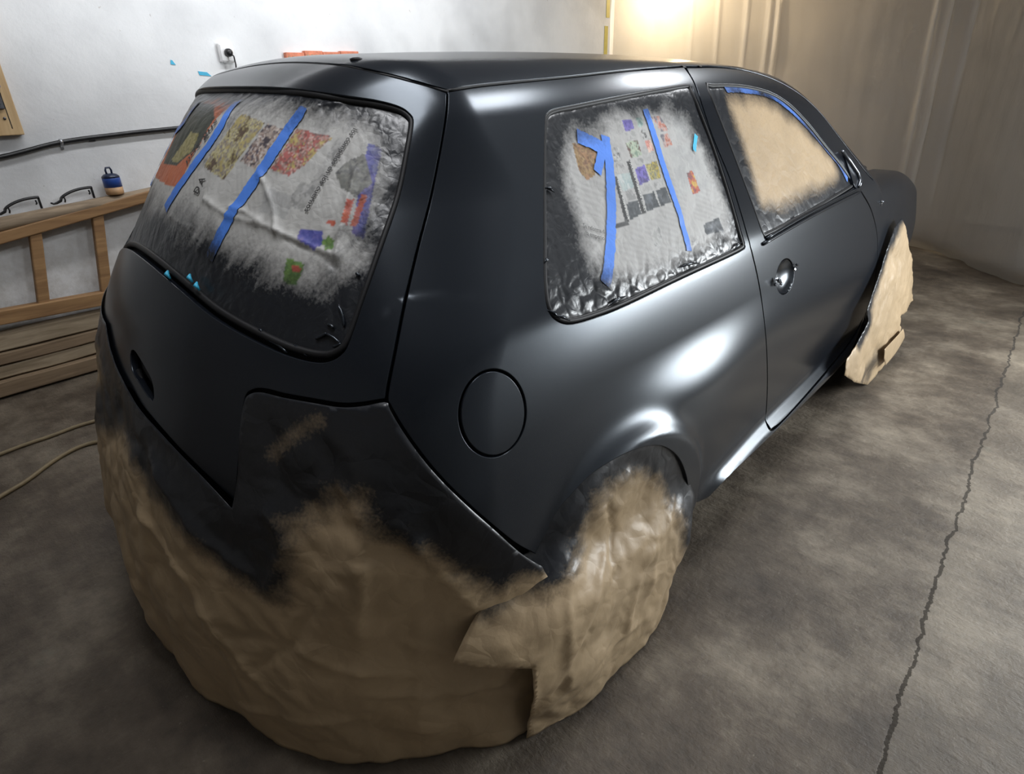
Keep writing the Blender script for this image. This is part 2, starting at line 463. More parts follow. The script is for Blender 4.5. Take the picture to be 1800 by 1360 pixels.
def surface(F, pm, outer, h, holes=(), off=0.0, gap=0.0025, depth=.014, disp=None, flip=False, edge_step=None, roll=.0022):
    """patch of solid F over the polygon `outer` (2D, in the map pm) with rolled edges. Returns verts, faces, normals, q2d"""
    step = edge_step or h * .55
    loops = []
    for i, q in enumerate([outer] + list(holes)):
        q = resample(q, step)
        if parea(q) < 0: q = q[::-1]
        g = gap + (roll if depth else 0)
        loops.append(inset(q, g if i == 0 else -g))
    lo, hi = loops[0].min(0), loops[0].max(0)
    gx, gy = np.meshgrid(np.arange(lo[0], hi[0], h), np.arange(lo[1], hi[1], h * .9))
    gx = gx + (np.arange(gx.shape[0]) % 2)[:, None] * h * .5
    G = np.stack([gx.ravel(), gy.ravel()], 1)
    k = inside(loops[0], G) & (pdist(loops[0], G) > h * .45)
    for q in loops[1:]: k &= ~inside(q, G) & (pdist(q, G) > h * .45)
    V, T = cdt(loops, G[k])
    P = pm.fwd(F, V, off); Nn = grad(F, P)
    if disp is not None:
        P = P + Nn * disp(V)[:, None]
    # orientation
    a, b_, c = P[T[:, 0]], P[T[:, 1]], P[T[:, 2]]
    fn = np.cross(b_ - a, c - a)
    if np.mean(np.sum(fn * Nn[T[:, 0]], 1)) < 0: T = T[:, ::-1]
    verts = [P]; norms = [Nn]; q2 = [V]; faces = [tuple(t) for t in T]; base = len(P)
    if depth:
        st = 0
        for li, q in enumerate(loops):
            n = len(q); idx = np.arange(st, st + n); st += n
            p = P[idx]; nn = Nn[idx]
            t = np.roll(p, -1, 0) - np.roll(p, 1, 0); t /= np.maximum(np.linalg.norm(t, axis=1, keepdims=True), 1e-9)
            o = np.cross(t, nn); 
            # outwards = away from the material
            cc = pm.fwd(F, inset(q, .004 if li == 0 else -.004), off)
            sgn = np.sign(np.sum(o * (p - cc), 1).mean()); o = o * sgn
            prev = idx
            for (ro, rd, bl) in ((.6, .25, .6), (1, 1, 1), (1, depth / roll, 1)):
                ring = p + o * roll * ro - nn * roll * rd
                verts.append(ring); norms.append((nn * (1 - bl) + o * bl)); q2.append(V[idx])
                cur = np.arange(base, base + n); base += n
                for i in range(n):
                    j = (i + 1) % n
                    fq = (prev[i], cur[i], cur[j], prev[j])
                    A, B, Cc = [np.vstack(verts)[k] if False else None for k in fq[:3]]
                    faces.append(fq)
                prev = cur
    verts = np.vstack(verts); norms = np.vstack(norms); q2 = np.vstack(q2)
    norms /= np.maximum(np.linalg.norm(norms, axis=1, keepdims=True), 1e-9)
    # make rim quads agree with their normals
    out = []
    for f in faces:
        if len(f) == 4:
            a, b_, c = verts[f[0]], verts[f[1]], verts[f[2]]
            if np.dot(np.cross(b_ - a, c - a), norms[f[1]]) < 0: f = f[::-1]
        out.append(f)
    return verts, out, norms, q2
def mirror(verts, faces, norms):
    s = np.array([1, -1, 1])
    return verts * s, [tuple(f[::-1]) for f in faces], norms * s

def panel(name, F, pm, outer, h, parent, mat='paint', left=False, **k):
    v, f, n, q = surface(F, pm, outer, h, **k)
    o = mesh_obj(name, v, f, mat, parent, True, n)
    if left:
        v, f, n = mirror(v, f, n); mesh_obj(name, v, f, mat, parent, True, n)
    return o

# ================================================================== THE ROOM
m, nt, b = new_mat('concrete_floor')
v = coords(nt)
base = ramp(nt, noise_tex(nt, v, 1.7, 9, .70), [(.36, (.047, .035, .025)), (.49, (.104, .082, .060)), (.63, (.225, .190, .144))])
vs = coords(nt, (15, 5.5, 1))
strk = ramp(nt, noise_tex(nt, vs, 1.6, 7, .7), [(.35, (.55, .55, .55)), (.6, (1, 1, 1))])
base = mixc(nt, .6, base, strk, 'MULTIPLY')
vb = noise_tex(nt, v, 2.6, 4, .6)
base = mixc(nt, ramp(nt, vb, [(.60, (0, 0, 0)), (.74, (.35, .35, .35))]), base, (.10, .085, .07))
grn = noise_tex(nt, coords(nt, (1, 1, 1), (0, 0, 1)), 3.3, 5, .6)
base = mixc(nt, ramp(nt, grn, [(.66, (0, 0, 0)), (.78, (.4, .4, .4))]), base, (.10, .15, .12))
spk = noise_tex(nt, v, 75, 2, .5)
base = mixc(nt, ramp(nt, spk, [(.71, (0, 0, 0)), (.77, (.35, .35, .35))]), base, (.30, .27, .22))
# crack running along the car
sep = N(nt, 'ShaderNodeSeparateXYZ'); tc = N(nt, 'ShaderNodeTexCoord'); nt.links.new(tc.outputs['Object'], sep.inputs[0])
cx = N(nt, 'ShaderNodeTexNoise', noise_dimensions='1D'); cx.inputs['Scale'].default_value = 3.5; cx.inputs['Detail'].default_value = 8; cx.inputs['Roughness'].default_value = .65
nt.links.new(sep.outputs[0], cx.inputs['W'])
def mth(op, a, b2=None):
    n = N(nt, 'ShaderNodeMath', operation=op)
    for i, val in enumerate((a, b2)):
        if val is None: continue
        if hasattr(val, 'is_linked'): nt.links.new(val, n.inputs[i])
        else: n.inputs[i].default_value = val
    return n.outputs[0]
cy = mth('ADD', mth('ADD', sep.outputs[1], 1.475), mth('MULTIPLY', mth('SUBTRACT', cx.outputs['Fac'], .5), .075))
cy = mth('ABSOLUTE', mth('SUBTRACT', cy, mth('MULTIPLY', sep.outputs[0], .035)))
crk = mth('LESS_THAN', cy, mth('MULTIPLY', noise_tex(nt, v, 14, 4), .0095))

slab = mth('GREATER_THAN', mth('SUBTRACT', mth('MULTIPLY', sep.outputs[0], .035), sep.outputs[1]), 1.475)
base = mixc(nt, mth('MULTIPLY', slab, .10), base, (.40, .35, .27))
base = mixc(nt, mth('MULTIPLY', crk, .75), base, (.016, .013, .010))
nt.links.new(base, b.inputs['Base Color'])
nt.links.new(mixf(nt, crk, mixf(nt, vb, .45, .65), 1.0), b.inputs['Roughness'])
hsum = mth('SUBTRACT', mth('ADD', noise_tex(nt, vs, 1.6, 8, .75), mth('MULTIPLY', noise_tex(nt, v, 60, 5), .35)), mth('MULTIPLY', crk, .6))
bump(nt, hsum, b, .7, .014)
MATS['floor'] = m

m, nt, b = new_mat('white_plaster')
v = coords(nt)
base = ramp(nt, noise_tex(nt, v, 1.6, 6, .5), [(.3, (.55, .56, .57)), (.55, (.72, .73, .735)), (.8, (.78, .785, .79))])
sm = noise_tex(nt, v, 2.3, 2, .4)
base = mixc(nt, ramp(nt, sm, [(.56, (0, 0, 0)), (.75, (.45, .45, .45))]), base, (.34, .345, .35))
dt = noise_tex(nt, v, 24, 4, .6)
base = mixc(nt, ramp(nt, dt, [(.70, (0, 0, 0)), (.76, (.55, .55, .55))]), base, (.28, .24, .18))
gz = N(nt, 'ShaderNodeSeparateXYZ'); nt.links.new(v, gz.inputs[0])
lowm = N(nt, 'ShaderNodeMapRange'); nt.links.new(gz.outputs[2], lowm.inputs[0]); lowm.inputs[1].default_value = 1.15; lowm.inputs[2].default_value = .4; lowm.inputs[3].default_value = 0.; lowm.inputs[4].default_value = .55
gr = N(nt, 'ShaderNodeMath', operation='MULTIPLY'); nt.links.new(lowm.outputs[0], gr.inputs[0]); nt.links.new(ramp(nt, noise_tex(nt, v, 9, 7, .7), [(.42, (0, 0, 0)), (.62, (1, 1, 1))]), gr.inputs[1])
base = mixc(nt, gr.outputs[0], base, (.40, .38, .34))
nt.links.new(base, b.inputs['Base Color']); b.inputs['Roughness'].default_value = .75
bump(nt, noise_tex(nt, v, 14, 8, .65), b, .35, .012)
MATS['plaster'] = m
simple('old_concrete', (.28, .26, .24), .85, var=.25, vscale=3, bmp=.3)

FX0, FX1, FY0, FY1, HT = -3.2, 6.6, -3.4, 2.45, 2.72
mb = MB().box((FX0, FY0, -.12), (FX1, FY1, 0)); struct(mb.build('floor', 'floor', smooth=False))
mb = MB().box((FX0, FY1, -.12), (FX1, FY1 + .15, HT)); struct(mb.build('wall_left', 'plaster', smooth=False))
mb = MB().box((FX0, FY0 - .15, -.12), (FX1, FY0, HT)); struct(mb.build('wall_right', 'plaster', smooth=False))
mb = MB().box((FX0 - .15, FY0 - .15, -.12), (FX0, FY1 + .15, HT)); struct(mb.build('wall_back', 'old_concrete', smooth=False))
mb = MB().box((FX1, FY0 - .15, -.12), (FX1 + .15, FY1 + .15, HT)); struct(mb.build('wall_front', 'old_concrete', smooth=False))
mb = MB().box((FX0 - .15, FY0 - .15, HT), (FX1 + .15, FY1 + .15, HT + .12)); simple('ceiling_paint', (.42, .42, .42), .8, var=.1, vscale=3); struct(mb.build('ceiling', 'ceiling_paint', smooth=False))

# ================================================================== THE CAR
car = thing('car', 'freshly painted satin black three-door hatchback with masked windows and wheels', 'car')

# -- dark inner shell so panel gaps read dark
def capsule(off):
    V = []; rows = []
    ss = list(np.linspace(-1.1, 0, 20)) + list(np.linspace(.06, 2.95, 46)) 
    n = 48; O = []; D = []
    for s in ss:
        for k in range(n):
            a = k * math.tau / n
            sec = np.array([0, math.cos(a), math.sin(a)])
            if s <= 0:
                th = -s / 1.1 * 1.5
                O.append((.1, 0, .75)); D.append(sec * math.cos(th) + np.array([-math.sin(th), 0, 0]))
            else: O.append((.1 + s, 0, .75)); D.append(sec)
    P, ok = hit(body, np.array(O), np.array(D), .05, 1.6, 160, off)
    f = []
    for i in range(len(ss) - 1):
        for k in range(n): f.append((i * n + k, (i + 1) * n + k, (i + 1) * n + (k + 1) % n, i * n + (k + 1) % n))
    f.append(tuple(range(n))); f.append(tuple((len(ss) - 1) * n + k for k in range(n - 1, -1, -1)))
    return P, f
P, f = capsule(-.030)
mesh_obj('body_shell', P, f, 'shell', car)

# -- wheels (hidden under their paper)
def wheel(x_, sy):
    g = MB(); prof = [(.17, -.09), (.27, -.10), (.298, -.085), (.305, -.05), (.305, .05), (.298, .085), (.27, .10), (.17, .09)]
    g.lathe(prof, n=36); R_ = Matrix.Rotation(math.radians(90), 4, 'X'); g.v = [tuple(R_ @ Vector(p)) for p in g.v]
    o = g.build('wheel', 'rubber', car); o.location = (x_, sy * .715, .306)
    h_ = MB().lathe([(.165, -.07), (.165, .07), (.05, .085)], n=24); h_.v = [tuple(R_ @ Vector(p)) for p in h_.v]; h_.build('rim', 'grey_steel', o)
simple('grey_steel', (.12, .125, .14), .4, .7, .2)
for x_ in (0., 2.511):
    for sy in (-1, 1): wheel(x_, sy)

# -- seam lines read off the car
SEAM_HATCH = [(787, 163), (785, 200), (775, 262), (757, 350), (736, 430), (712, 530), (694, 620), (683, 675), (679, 703)]
DITCH = [(785, 160), (850, 150), (1000, 135), (1100, 124), (1205, 116)]
SEAM_DOOR = [(1203, 117), (1223, 152), (1252, 238), (1287, 325), (1319, 434), (1336, 510), (1346, 590), (1349, 670), (1346, 740)]
DOOR_BOT = [(1346, 742), (1356, 756), (1382, 734), (1450, 657), (1497, 598), (1523, 547)]
SEAM_FENDER = [(1513, 335), (1530, 365), (1540, 400), (1543, 432), (1541, 470), (1534, 510), (1523, 547)]
ARCH_R = [(942, 976), (978, 904), (1005, 871), (1043, 833), (1093, 802), (1131, 787), (1163, 785), (1190, 802), (1205, 834), (1209, 867), (1204, 904)]
BUMPER_LINE = [(679, 703), (686, 716), (706, 750), (741, 800), (780, 846), (822, 887), (862, 922), (905, 956), (942, 976)]
S3 = lambda pts, F=body, off=0.: pix(F, pts, off)

# -- hatch outline (right half from the photograph, mirrored)
seam_top = HATCH.inv(S3([(771, 158), (742, 147), (709, 136), (668, 127), (623, 120), (582, 114), (537, 111), (483, 110)]))
A = np.stack([np.ones(len(seam_top)), seam_top[:, 0] ** 2, seam_top[:, 0] ** 4], 1)
cf = np.linalg.lstsq(A, seam_top[:, 1], rcond=None)[0]
side_pts = HATCH.inv(S3(crom(SEAM_HATCH, 5)))
a_end = side_pts[0, 0]
top_half = np.array([[a, cf @ [1, a * a, a ** 4]] for a in np.linspace(0, a_end, 16)])
low_px = crom([(679, 703), (640, 710), (600, 712), (550, 704), (500, 695), (462, 686), (440, 690), (431, 706), (424, 760), (420, 820), (415, 885)], 4)
low_pts = HATCH.inv(S3(low_px))
bz = low_pts[-1, 1]
HATCH_LOW = [(415, 885), (370, 843), (320, 795), (290, 762), (275, 745), (250, 715), (237, 693)]
bot_pts = HATCH.inv(S3(crom(HATCH_LOW, 3)))
right = np.vstack([top_half[:-1], side_pts, low_pts[1:], bot_pts[1:], [[0, bot_pts[-1, 1] + .003]]])
hatch_outer = np.vstack([right, (right * [-1, 1])[-2:0:-1]])
glass_px = [(520, 158), (600, 169), (660, 178), (698, 188), (716, 199), (724, 216), (715, 275), (698, 353), (660, 462), (630, 547), (612, 598), (598, 621), (566, 634), (510, 623), (446, 595), (373, 553), (309, 500)]
gp = HATCH.inv(S3(glass_px)); gp = gp[gp[:, 0] < -.03]
gl = np.vstack([[[0, gp[0, 1] + .008]], gp, [[0, gp[-1, 1] + .026]]])
gleft = (gl * [-1, 1])[-2:0:-1]; gleft[:, 1] += np.where(gleft[:, 1] < .2, .055, .02) * sst(0, .25, gleft[:, 0])
glass_outer = crom(np.vstack([gl, gleft]), 6, True)
rec_px = [(231, 619), (238, 622), (254, 648), (266, 672), (269, 700), (262, 696), (246, 672), (234, 652), (230, 632)]
rec_outer = crom(HATCH.inv(S3(rec_px)), 4, True)
hatch = panel('hatch', body, HATCH, hatch_outer, .014, car, holes=[glass_outer, rec_outer])
# recess of the latch
v_, f_, n_, q_ = surface(body, HATCH, rec_outer, .006, off=-.02, gap=-.003, depth=0)
mesh_obj('latch_recess', v_, f_, 'cavity', hatch, True, n_)
lc = pix(body, [(244, 650), (250, 668), (258, 684)], -.014)
MB().tube(lc, .006, 8).build('latch_lever', 'rubber', hatch)

# -- rubber channel round the hatch glass
def seal(name, F, pm, outer, off, r, parent, mat='rubber', step=.012, g=0.0):
    q = resample(outer, step)
    if parea(q) < 0: q = q[::-1]
    p = pm.fwd(F, inset(q, g), off)
    return MB().tube(p, r, 8, closed=True).build(name, mat, parent)
seal('glass_seal', body, HATCH, glass_outer, -.014, .0075, hatch, g=.004)

# -- quarter panel with window and fuel flap openings
qp_px = segs(DITCH[:1] + DITCH[1:], SEAM_DOOR, DOOR_BOT, [(1523, 547), (1519, 562)], [(1519, 562), (1490, 628), (1440, 683), (1370, 752), (1290, 830), (1225, 893), (1204, 904)], ARCH_R[::-1], BUMPER_LINE[::-1], SEAM_HATCH[::-1])
qp = SIDE.inv(S3(qp_px))
qw_px = crom([(959, 215), (964, 200), (976, 193), (1010, 186), (1100, 168), (1195, 151), (1212, 151), (1219, 160), (1250, 238), (1280, 328), (1305, 415), (1309, 430), (1299, 442), (1200, 488), (1100, 536), (1040, 559), (1004, 568), (981, 563), (965, 545), (958, 500), (957, 400), (957, 300)], 4, True)
qw = SIDE.inv(S3(qw_px))
fl_px = [(866 + 58 * math.cos(t) + 3 * math.sin(t), 726 - 76 * math.sin(t) + 2 * math.cos(t)) for t in np.linspace(0, math.tau, 60, endpoint=False)]
fl = SIDE.inv(S3(fl_px))
qpan = panel('quarter_panel', body, SIDE, qp, .011, car, holes=[qw, fl], gap=.0012)
v_, f_, n_, q_ = surface(body, SIDE, qp, .022, holes=[qw]); v_, f_, n_ = mirror(v_, f_, n_)
mesh_obj('quarter_panel', v_, f_, 'paint', car, True, n_)
flap = panel('fuel_flap', body, SIDE, fl, .010, car, gap=.0015, off=.0005)
seal('window_seal', body, SIDE, qw, -.007, .0065, qpan, g=.003)

# -- door
dtop = [(.90, 1.390), (1.10, 1.376), (1.28, 1.335), (1.48, 1.245), (1.69, 1.115), (1.86, 1.0), (1.94, .945)]
d_rear = SIDE.inv(S3(crom(SEAM_DOOR, 5))); d_bot = SIDE.inv(S3(np.vstack([DOOR_BOT[1:2], crom(DOOR_BOT[1:], 4)]))); d_front = SIDE.inv(S3(crom(SEAM_FENDER, 5)))
dtc = crom(np.vstack([d_rear[:1], dtop, d_front[:1]]), 5)
door_outer = np.vstack([d_rear, d_bot, d_front[::-1][1:], dtc[::-1][1:-1]])
dw_px = crom([(1243, 151), (1252, 149), (1300, 150), (1350, 161), (1386, 182), (1420, 216), (1452, 256), (1478, 288), (1497, 316), (1500, 326), (1490, 335), (1420, 377), (1352, 413), (1342, 411), (1325, 365), (1290, 272), (1262, 200)], 5, True)
dw = SIDE.inv(S3(dw_px))
hc_px = [(1380 + 15 * math.cos(t) + 3 * math.sin(t), 486 - 30 * math.sin(t)) for t in np.linspace(0, math.tau, 36, endpoint=False)]
hc = SIDE.inv(S3(hc_px))
door = panel('door', body, SIDE, door_outer, .013, car, holes=[dw, hc])
v_, f_, n_, q_ = surface(body, SIDE, door_outer, .025, holes=[dw]); v_, f_, n_ = mirror(v_, f_, n_)
mesh_obj('door', v_, f_, 'paint', car, True, n_)
seal('window_seal', body, SIDE, dw, -.005, .006, door, g=.003)
# handle cup (dished)
v_, f_, n_, q_ = surface(body, SIDE, hc, .006, off=-.001, gap=-.001, depth=0,
    disp=lambda V: -.020 * np.clip(1 - (((V - hc.mean(0)) / ((hc.max(0) - hc.min(0)) / 2)) ** 2).sum(1), 0, 1) ** .6)
cup = mesh_obj('handle_cup', v_, f_, 'paint', door)
hp = pix(body, [(1391, 469), (1363, 497)], .004)
for c0, r0 in zip(hp, (.012, .014)):
    k_ = MB()
    for j in range(7):
        d_ = Vector((random.uniform(-1, 1), random.uniform(-.5, .5), random.uniform(-1, 1))) * r0
        p0 = Vector(c0) + d_
        k_.tube([p0 - Vector((0, .006, 0)), p0 + Vector((random.uniform(-.006, .006), -.010, random.uniform(-.006, .006)))], [.006, .004], 6)
    k_.build('handle_mount', 'chrome_dark', door, smooth=False)
# belt mouldings under the glass
for (p0, p1, r0) in (((1338, 431), (1514, 336), .0055), ((1344, 421), (1512, 329), .0045)):
    pts_ = [(p0[0] + (p1[0] - p0[0]) * t, p0[1] + (p1[1] - p0[1]) * t - 3 * math.sin(math.pi * t)) for t in np.linspace(.02, .98, 18)]
    MB().tube(pix(body, pts_, .002), r0, 8).build('belt_moulding', 'paint', door)
# mirror sail triangle
tri = SIDE.inv(S3([(1481, 268), (1494, 287), (1512, 318), (1508, 330), (1500, 328), (1493, 308)]))
panel('mirror_sail', body, SIDE, crom(tri, 3, True), .012, door, off=.006, gap=0, depth=.012)
MB().tube(pix(body, [(1481, 266), (1495, 284), (1508, 304), (1513, 318), (1510, 328)], .010), .006, 8).build('sail_trim', 'chrome_dark', door)

# -- A-pillar and cant rail in front of the door, roof, windscreen, wings, bonnet
dt3 = SIDE.fwd(body, dtc)
wsx = lambda z: 1.35 + (1.40 - z) * 1.72
pil = np.vstack([dtc[2:], [[wsx(.94) - .16, .945]], [[wsx(z) - .115 - .02 * (z > 1.3), z] for z in (1.0, 1.1, 1.2, 1.3)], [[1.36, 1.365], [1.20, 1.392], [1.0, 1.402], [.80, 1.398]]])
panel('windscreen_pillar', body, SIDE, pil, .014, car, left=True, gap=.001)
d3 = S3(crom(DITCH, 4)); dq = ROOFM.inv(d3)
rq_top = ROOFM.inv(HATCH.fwd(body, top_half))
a_fr = [[.80, dq[-1, 1]], [1.05, dq[-1, 1] + .012], [1.22, dq[-1, 1] + .03], [1.31, dq[-1, 1] + .06]]
rh = np.vstack([rq_top, dq[1:], a_fr, [[1.335, -.3], [1.36, 0]]])
roof = panel('roof', body, ROOFM, np.vstack([rh, (rh * [1, -1])[-2:0:-1]]), .018, car)
MB().tube([HATCH.fwd(body, p[None], -.004)[0] for p in top_half[::3]], .003, 6).build('seam_sealer', 'rubber', roof)
MB().tube(S3(crom(DITCH, 5), off=-.005), .0035, 6).build('roof_ditch_strip', 'rubber', roof)
ap = S3([(626, 104)]); MB().lathe([(.012, -.004), (.013, .001), (.008, .003), (.004, .0035)], ap[0], 12).build('aerial_hole_cover', 'rubber', roof)
wq = np.array([[1.38, -.44], [1.75, -.54], [1.90, -.57], [1.94, -.3], [1.96, 0]])
panel('windscreen', body, ROOFM, np.vstack([[[1.37, 0]], wq, (wq * [1, -1])[-2::-1]]), .03, car, mat='rubber', depth=0)
fq = np.vstack([d_front[::-1], [[1.965, .968], [2.15, .962], [2.5, .944], [2.75, .912], [2.95, .862], [3.12, .775], [3.18, .60], [3.08, .50], [2.9, .44]],
     [[2.511 + .345 * math.cos(t), .31 + .345 * math.sin(t)] for t in np.radians(np.linspace(20, 176, 22))], [[2.15, .27]]])
fend = panel('front_wing', body, SIDE, fq, .014, car, left=True)
ind = S3([(1549, 357)])[0]
MB().tube([ind + [0, .012, 0], ind + [0, -.004, 0]], [.016, .013], 10).build('indicator_hole', 'cavity', fend)
k_ = MB(); k_.tube([ind + [-.012, -.003, .006], ind + [.006, -.007, .010]], .004, 6); k_.build('indicator_clip', 'chrome_dark', fend)
hq = np.array([[1.98, -.42], [2.2, -.43], [2.6, -.435], [2.9, -.43], [3.08, -.38], [3.18, -.25], [3.22, 0]])
panel('bonnet', body, HOODM, np.vstack([[[1.99, 0]], hq, (hq * [1, -1])[-2::-1]]), .025, car)
#@@PAPER
# ================================================================== MASKING PAPER
def q_of(pm, F, pts, off=0.0): return pm.inv(pix(F, pts, off))
def sheet(name, F, pm, outer, h, mat, off=0., disp=None, paint=None, col=None, gap=0., depth=0., parent=None, edge_step=None):
    v, f, n, q = surface(F, pm, outer, h, off=off, gap=gap, depth=depth, disp=disp, edge_step=edge_step)
    at_ = {'paint': paint(q) if paint else np.zeros(len(q))}
    if col is not None: at_['print'] = col(q)
    # back side so that the sheet has thickness
    V = np.asarray(v); n0 = len(V)
    T = [t for t in f]
    o = mesh_obj(name, V, T, mat, parent, True, None, at_)
    sm = o.modifiers.new('thickness', 'SOLIDIFY'); sm.thickness = .0012; sm.offset = -1
    return o

# ---- kraft skirt over the rear bumper and tail lamps
TAIL_TOP = [(942, 978), (905, 958), (862, 924), (822, 889), (780, 848), (741, 802), (706, 752), (686, 718), (679, 705), (640, 712), (600, 714), (550, 706), (500, 697), (462, 688), (441, 692), (432, 708), (425, 760), (421, 820), (415, 888)]
tt = q_of(SIDE, body, crom(TAIL_TOP, 4), .002)
cen = SIDE.inv(np.array([[-.75, 0., .645]]))[0]
refl = lambda q: np.stack([2 * cen[0] - q[:, 0], q[:, 1]], 1)
tl_low = q_of(SIDE, body, crom([(415, 888), (370, 846), (320, 798), (275, 748), (250, 718), (235, 693), (222, 668), (210, 643), (198, 608), (190, 568)], 3), .002)
lamp_left = refl(tt[:57])[::-1]
top_all = np.vstack([tt, tl_low[1:], lamp_left])
low_r = np.array([[-.18, .004], [-.18, .30], [-.24, .47]])
skirt_outer = np.vstack([low_r, top_all, refl(low_r)[::-1]])
DARK = [(150, 500), (196, 690), (228, 770), (290, 865), (360, 930), (410, 990), (455, 1025), (492, 970), (488, 915), (540, 878), (590, 845), (640, 842), (690, 900), (740, 935), (800, 980), (880, 1010), (950, 985), (790, 840), (690, 705), (560, 690), (440, 670), (405, 880), (300, 765), (215, 600)]
dk = q_of(SIDE, skirt, DARK)
top_line = resample(top_all, .02, False)
hatch_low = resample(np.vstack([tt[-3:], tl_low, lamp_left]), .02, False)
gold_streak = q_of(SIDE, skirt, [(478, 800), (505, 772), (535, 750), (562, 738)])
def fold_sum(lines, q, wdt, wob):
    nz_ = wob * fbm(q, 22, 3, 4.)
    return sum(a_ * np.exp(-np.abs(pdist(l_, q, False) + nz_) / wdt) for l_, a_ in lines)
SK_FOLDS = [(q_of(SIDE, skirt, l_), a_) for l_, a_ in (([(250, 900), (330, 1010), (420, 1160), (470, 1220)], .010), ([(350, 1060), (400, 1160), (440, 1230)], .009), ([(622, 960), (640, 1040), (626, 1110)], .008),
  ([(700, 920), (760, 1000), (830, 1060)], .010), ([(410, 1235), (500, 1262), (600, 1270)], .010), ([(520, 1150), (620, 1180), (720, 1190)], .007), ([(880, 1000), (760, 1010), (690, 960)], -.010),
  ([(610, 860), (650, 930), (640, 1000)], .010), ([(733, 960), (734, 1100), (736, 1290)], .006), ([(630, 900), (632, 1060), (640, 1250)], .005), ([(560, 1040), (520, 1130), (440, 1180)], -.007), ([(480, 900), (500, 960), (470, 1040)], .012), ([(270, 800), (380, 960), (440, 1010)], .008), ([(700, 1130), (800, 1150), (880, 1140)], .008), ([(650, 1220), (760, 1225), (880, 1200)], .008))]
def skirt_disp(q):
    d_top = pdist(top_line, q, False)
    fade = sst(0.0, .09, d_top)
    r = .020 * fbm(q * [1.0, .45], 5.5, 3, 3.1)
    r += .020 * (crease(q * [1, .7], 5.5, 1.3) - .25) * fade
    r += .009 * (crease(q * [1, .8], 15, 5.3) - .25) * (.35 + .65 * fade)
    # long diagonal pulls from the lamp corner down to the hem
    s_, z_ = q[:, 0], q[:, 1]
    r += .008 * np.sin((s_ * .9 + z_ * .55) * 34 + 3 * fbm(q, 4, 2, 9.)) * sst(.55, .1, z_) * .5
    r -= .006 * sst(.30, .0, z_)
    r += fold_sum(SK_FOLDS, q, .012, .012)
    return r * fade - .004 * fade + .002
def skirt_paint(q):
    d = sdf(dk, q) + .045 * fbm(q, 9, 4, 2.2) + .02 * fbm(q, 40, 3, 4.)
    dl = sdf(refl(dk)[::-1], q) + .045 * fbm(q, 9, 4, 2.2)
    p = np.maximum(1 - sst(-.015, .075, d), 1 - sst(-.04, .05, dl))
    dt = pdist(top_line, q, False) + .02 * fbm(q, 12, 3, 7.)
    p = p * (1 - .30 * np.exp(-(pdist(gold_streak, q, False) / .016) ** 2))
    dh = pdist(hatch_low, q, False) + .07 * fbm(q, 6, 4, 17.) + .03 * fbm(q, 25, 3, 3.)
    return np.clip(np.maximum(np.maximum(p, 1 - sst(.0, .05, dt)), 1 - sst(.05, .15, dh)), 0, 1)
sk = sheet('bumper_masking_paper', skirt, SIDE, skirt_outer, .009, 'kraft', .003, skirt_disp, skirt_paint)
tag(sk, 'brown kraft paper skirt hanging over the rear bumper down to the floor', 'masking paper')

# ---- kraft sheet over the rear wheel
archq = q_of(SIDE, body, crom(ARCH_R, 4))
lc_ = np.array([.0, .30]); lip = lc_ + (archq - lc_) * (1 + .013 / np.linalg.norm(archq - lc_, axis=1, keepdims=True))
lip = lip[(lip[:, 0] < .335) | (lip[:, 1] > .33)]; lip[:, 0] = np.minimum(lip[:, 0], .325)
flap_q = q_of(SIDE, skirt, [(922, 1290), (918, 1145), (790, 1143), (846, 1075), (905, 1010)], .01)
wq_ = np.vstack([flap_q, lip, [[.325, .32]], [[.285, .22]], [[.235, .12]], [[.18, .004]], [[.0, .004]], [[-.15, .004]]])
WH_FOLDS = [(q_of(SIDE, wheel_sheet, l_), a_) for l_, a_ in (([(930, 1000), (1010, 940), (1100, 830)], .010), ([(1000, 1110), (1040, 1020), (1060, 960)], .010), ([(960, 1190), (1030, 1090), (1080, 1000)], -.009), ([(1150, 940), (1120, 1010), (1095, 1100)], .008), ([(1180, 880), (1150, 960), (1140, 1020)], .009), ([(985, 1180), (980, 1060), (985, 1000)], .006), ([(1060, 880), (1075, 930), (1070, 980)], -.010), ([(1010, 1190), (1080, 1120), (1130, 1080)], .007))]
def wheel_disp(q):
    keep = sst(-.002, .07, pdist(archq, q, False)) 
    r = .018 * fbm(q * [.8, 1.], 6, 3, 8.4) + .016 * (crease(q * [1., .75], 7.5, 4.4) - .25) + .006 * (crease(q, 20, 7.3) - .25)
    r = r + fold_sum(WH_FOLDS, q, .010, .010)
    return r * keep + .004 * keep + .024 * (1 - sst(-.26, -.10, q[:, 0])) * (1 - sst(.42, .50, q[:, 1])) * (.25 + .75 * sst(.0, .2, q[:, 1])) + .020 * (1 - sst(-.24, -.08, q[:, 0])) * (1 - sst(.42, .5, q[:, 1])) * (.25 + .75 * sst(.0, .2, q[:, 1]))
archq = q_of(SIDE, body, crom(ARCH_R, 4))
def wheel_paint(q):
    d = pdist(archq, q, False) + .05 * fbm(q, 9, 4, 12.) + .02 * fbm(q, 40, 3, 1.)
    p = 1 - sst(.025, .13, d)
    ln = q_of(SIDE, skirt, [(940, 985), (900, 1030), (850, 1080)])
    return np.maximum(p, .8 * (1 - sst(.0, .05, pdist(ln, q, False) + .03 * fbm(q, 14, 3, 2.))))
wp_ = sheet('wheel_masking_paper', wheel_sheet, SIDE, wq_, .008, 'kraft', .004, wheel_disp, wheel_paint)
tag(wp_, 'brown kraft paper sheet covering the rear wheel under its arch', 'masking paper')

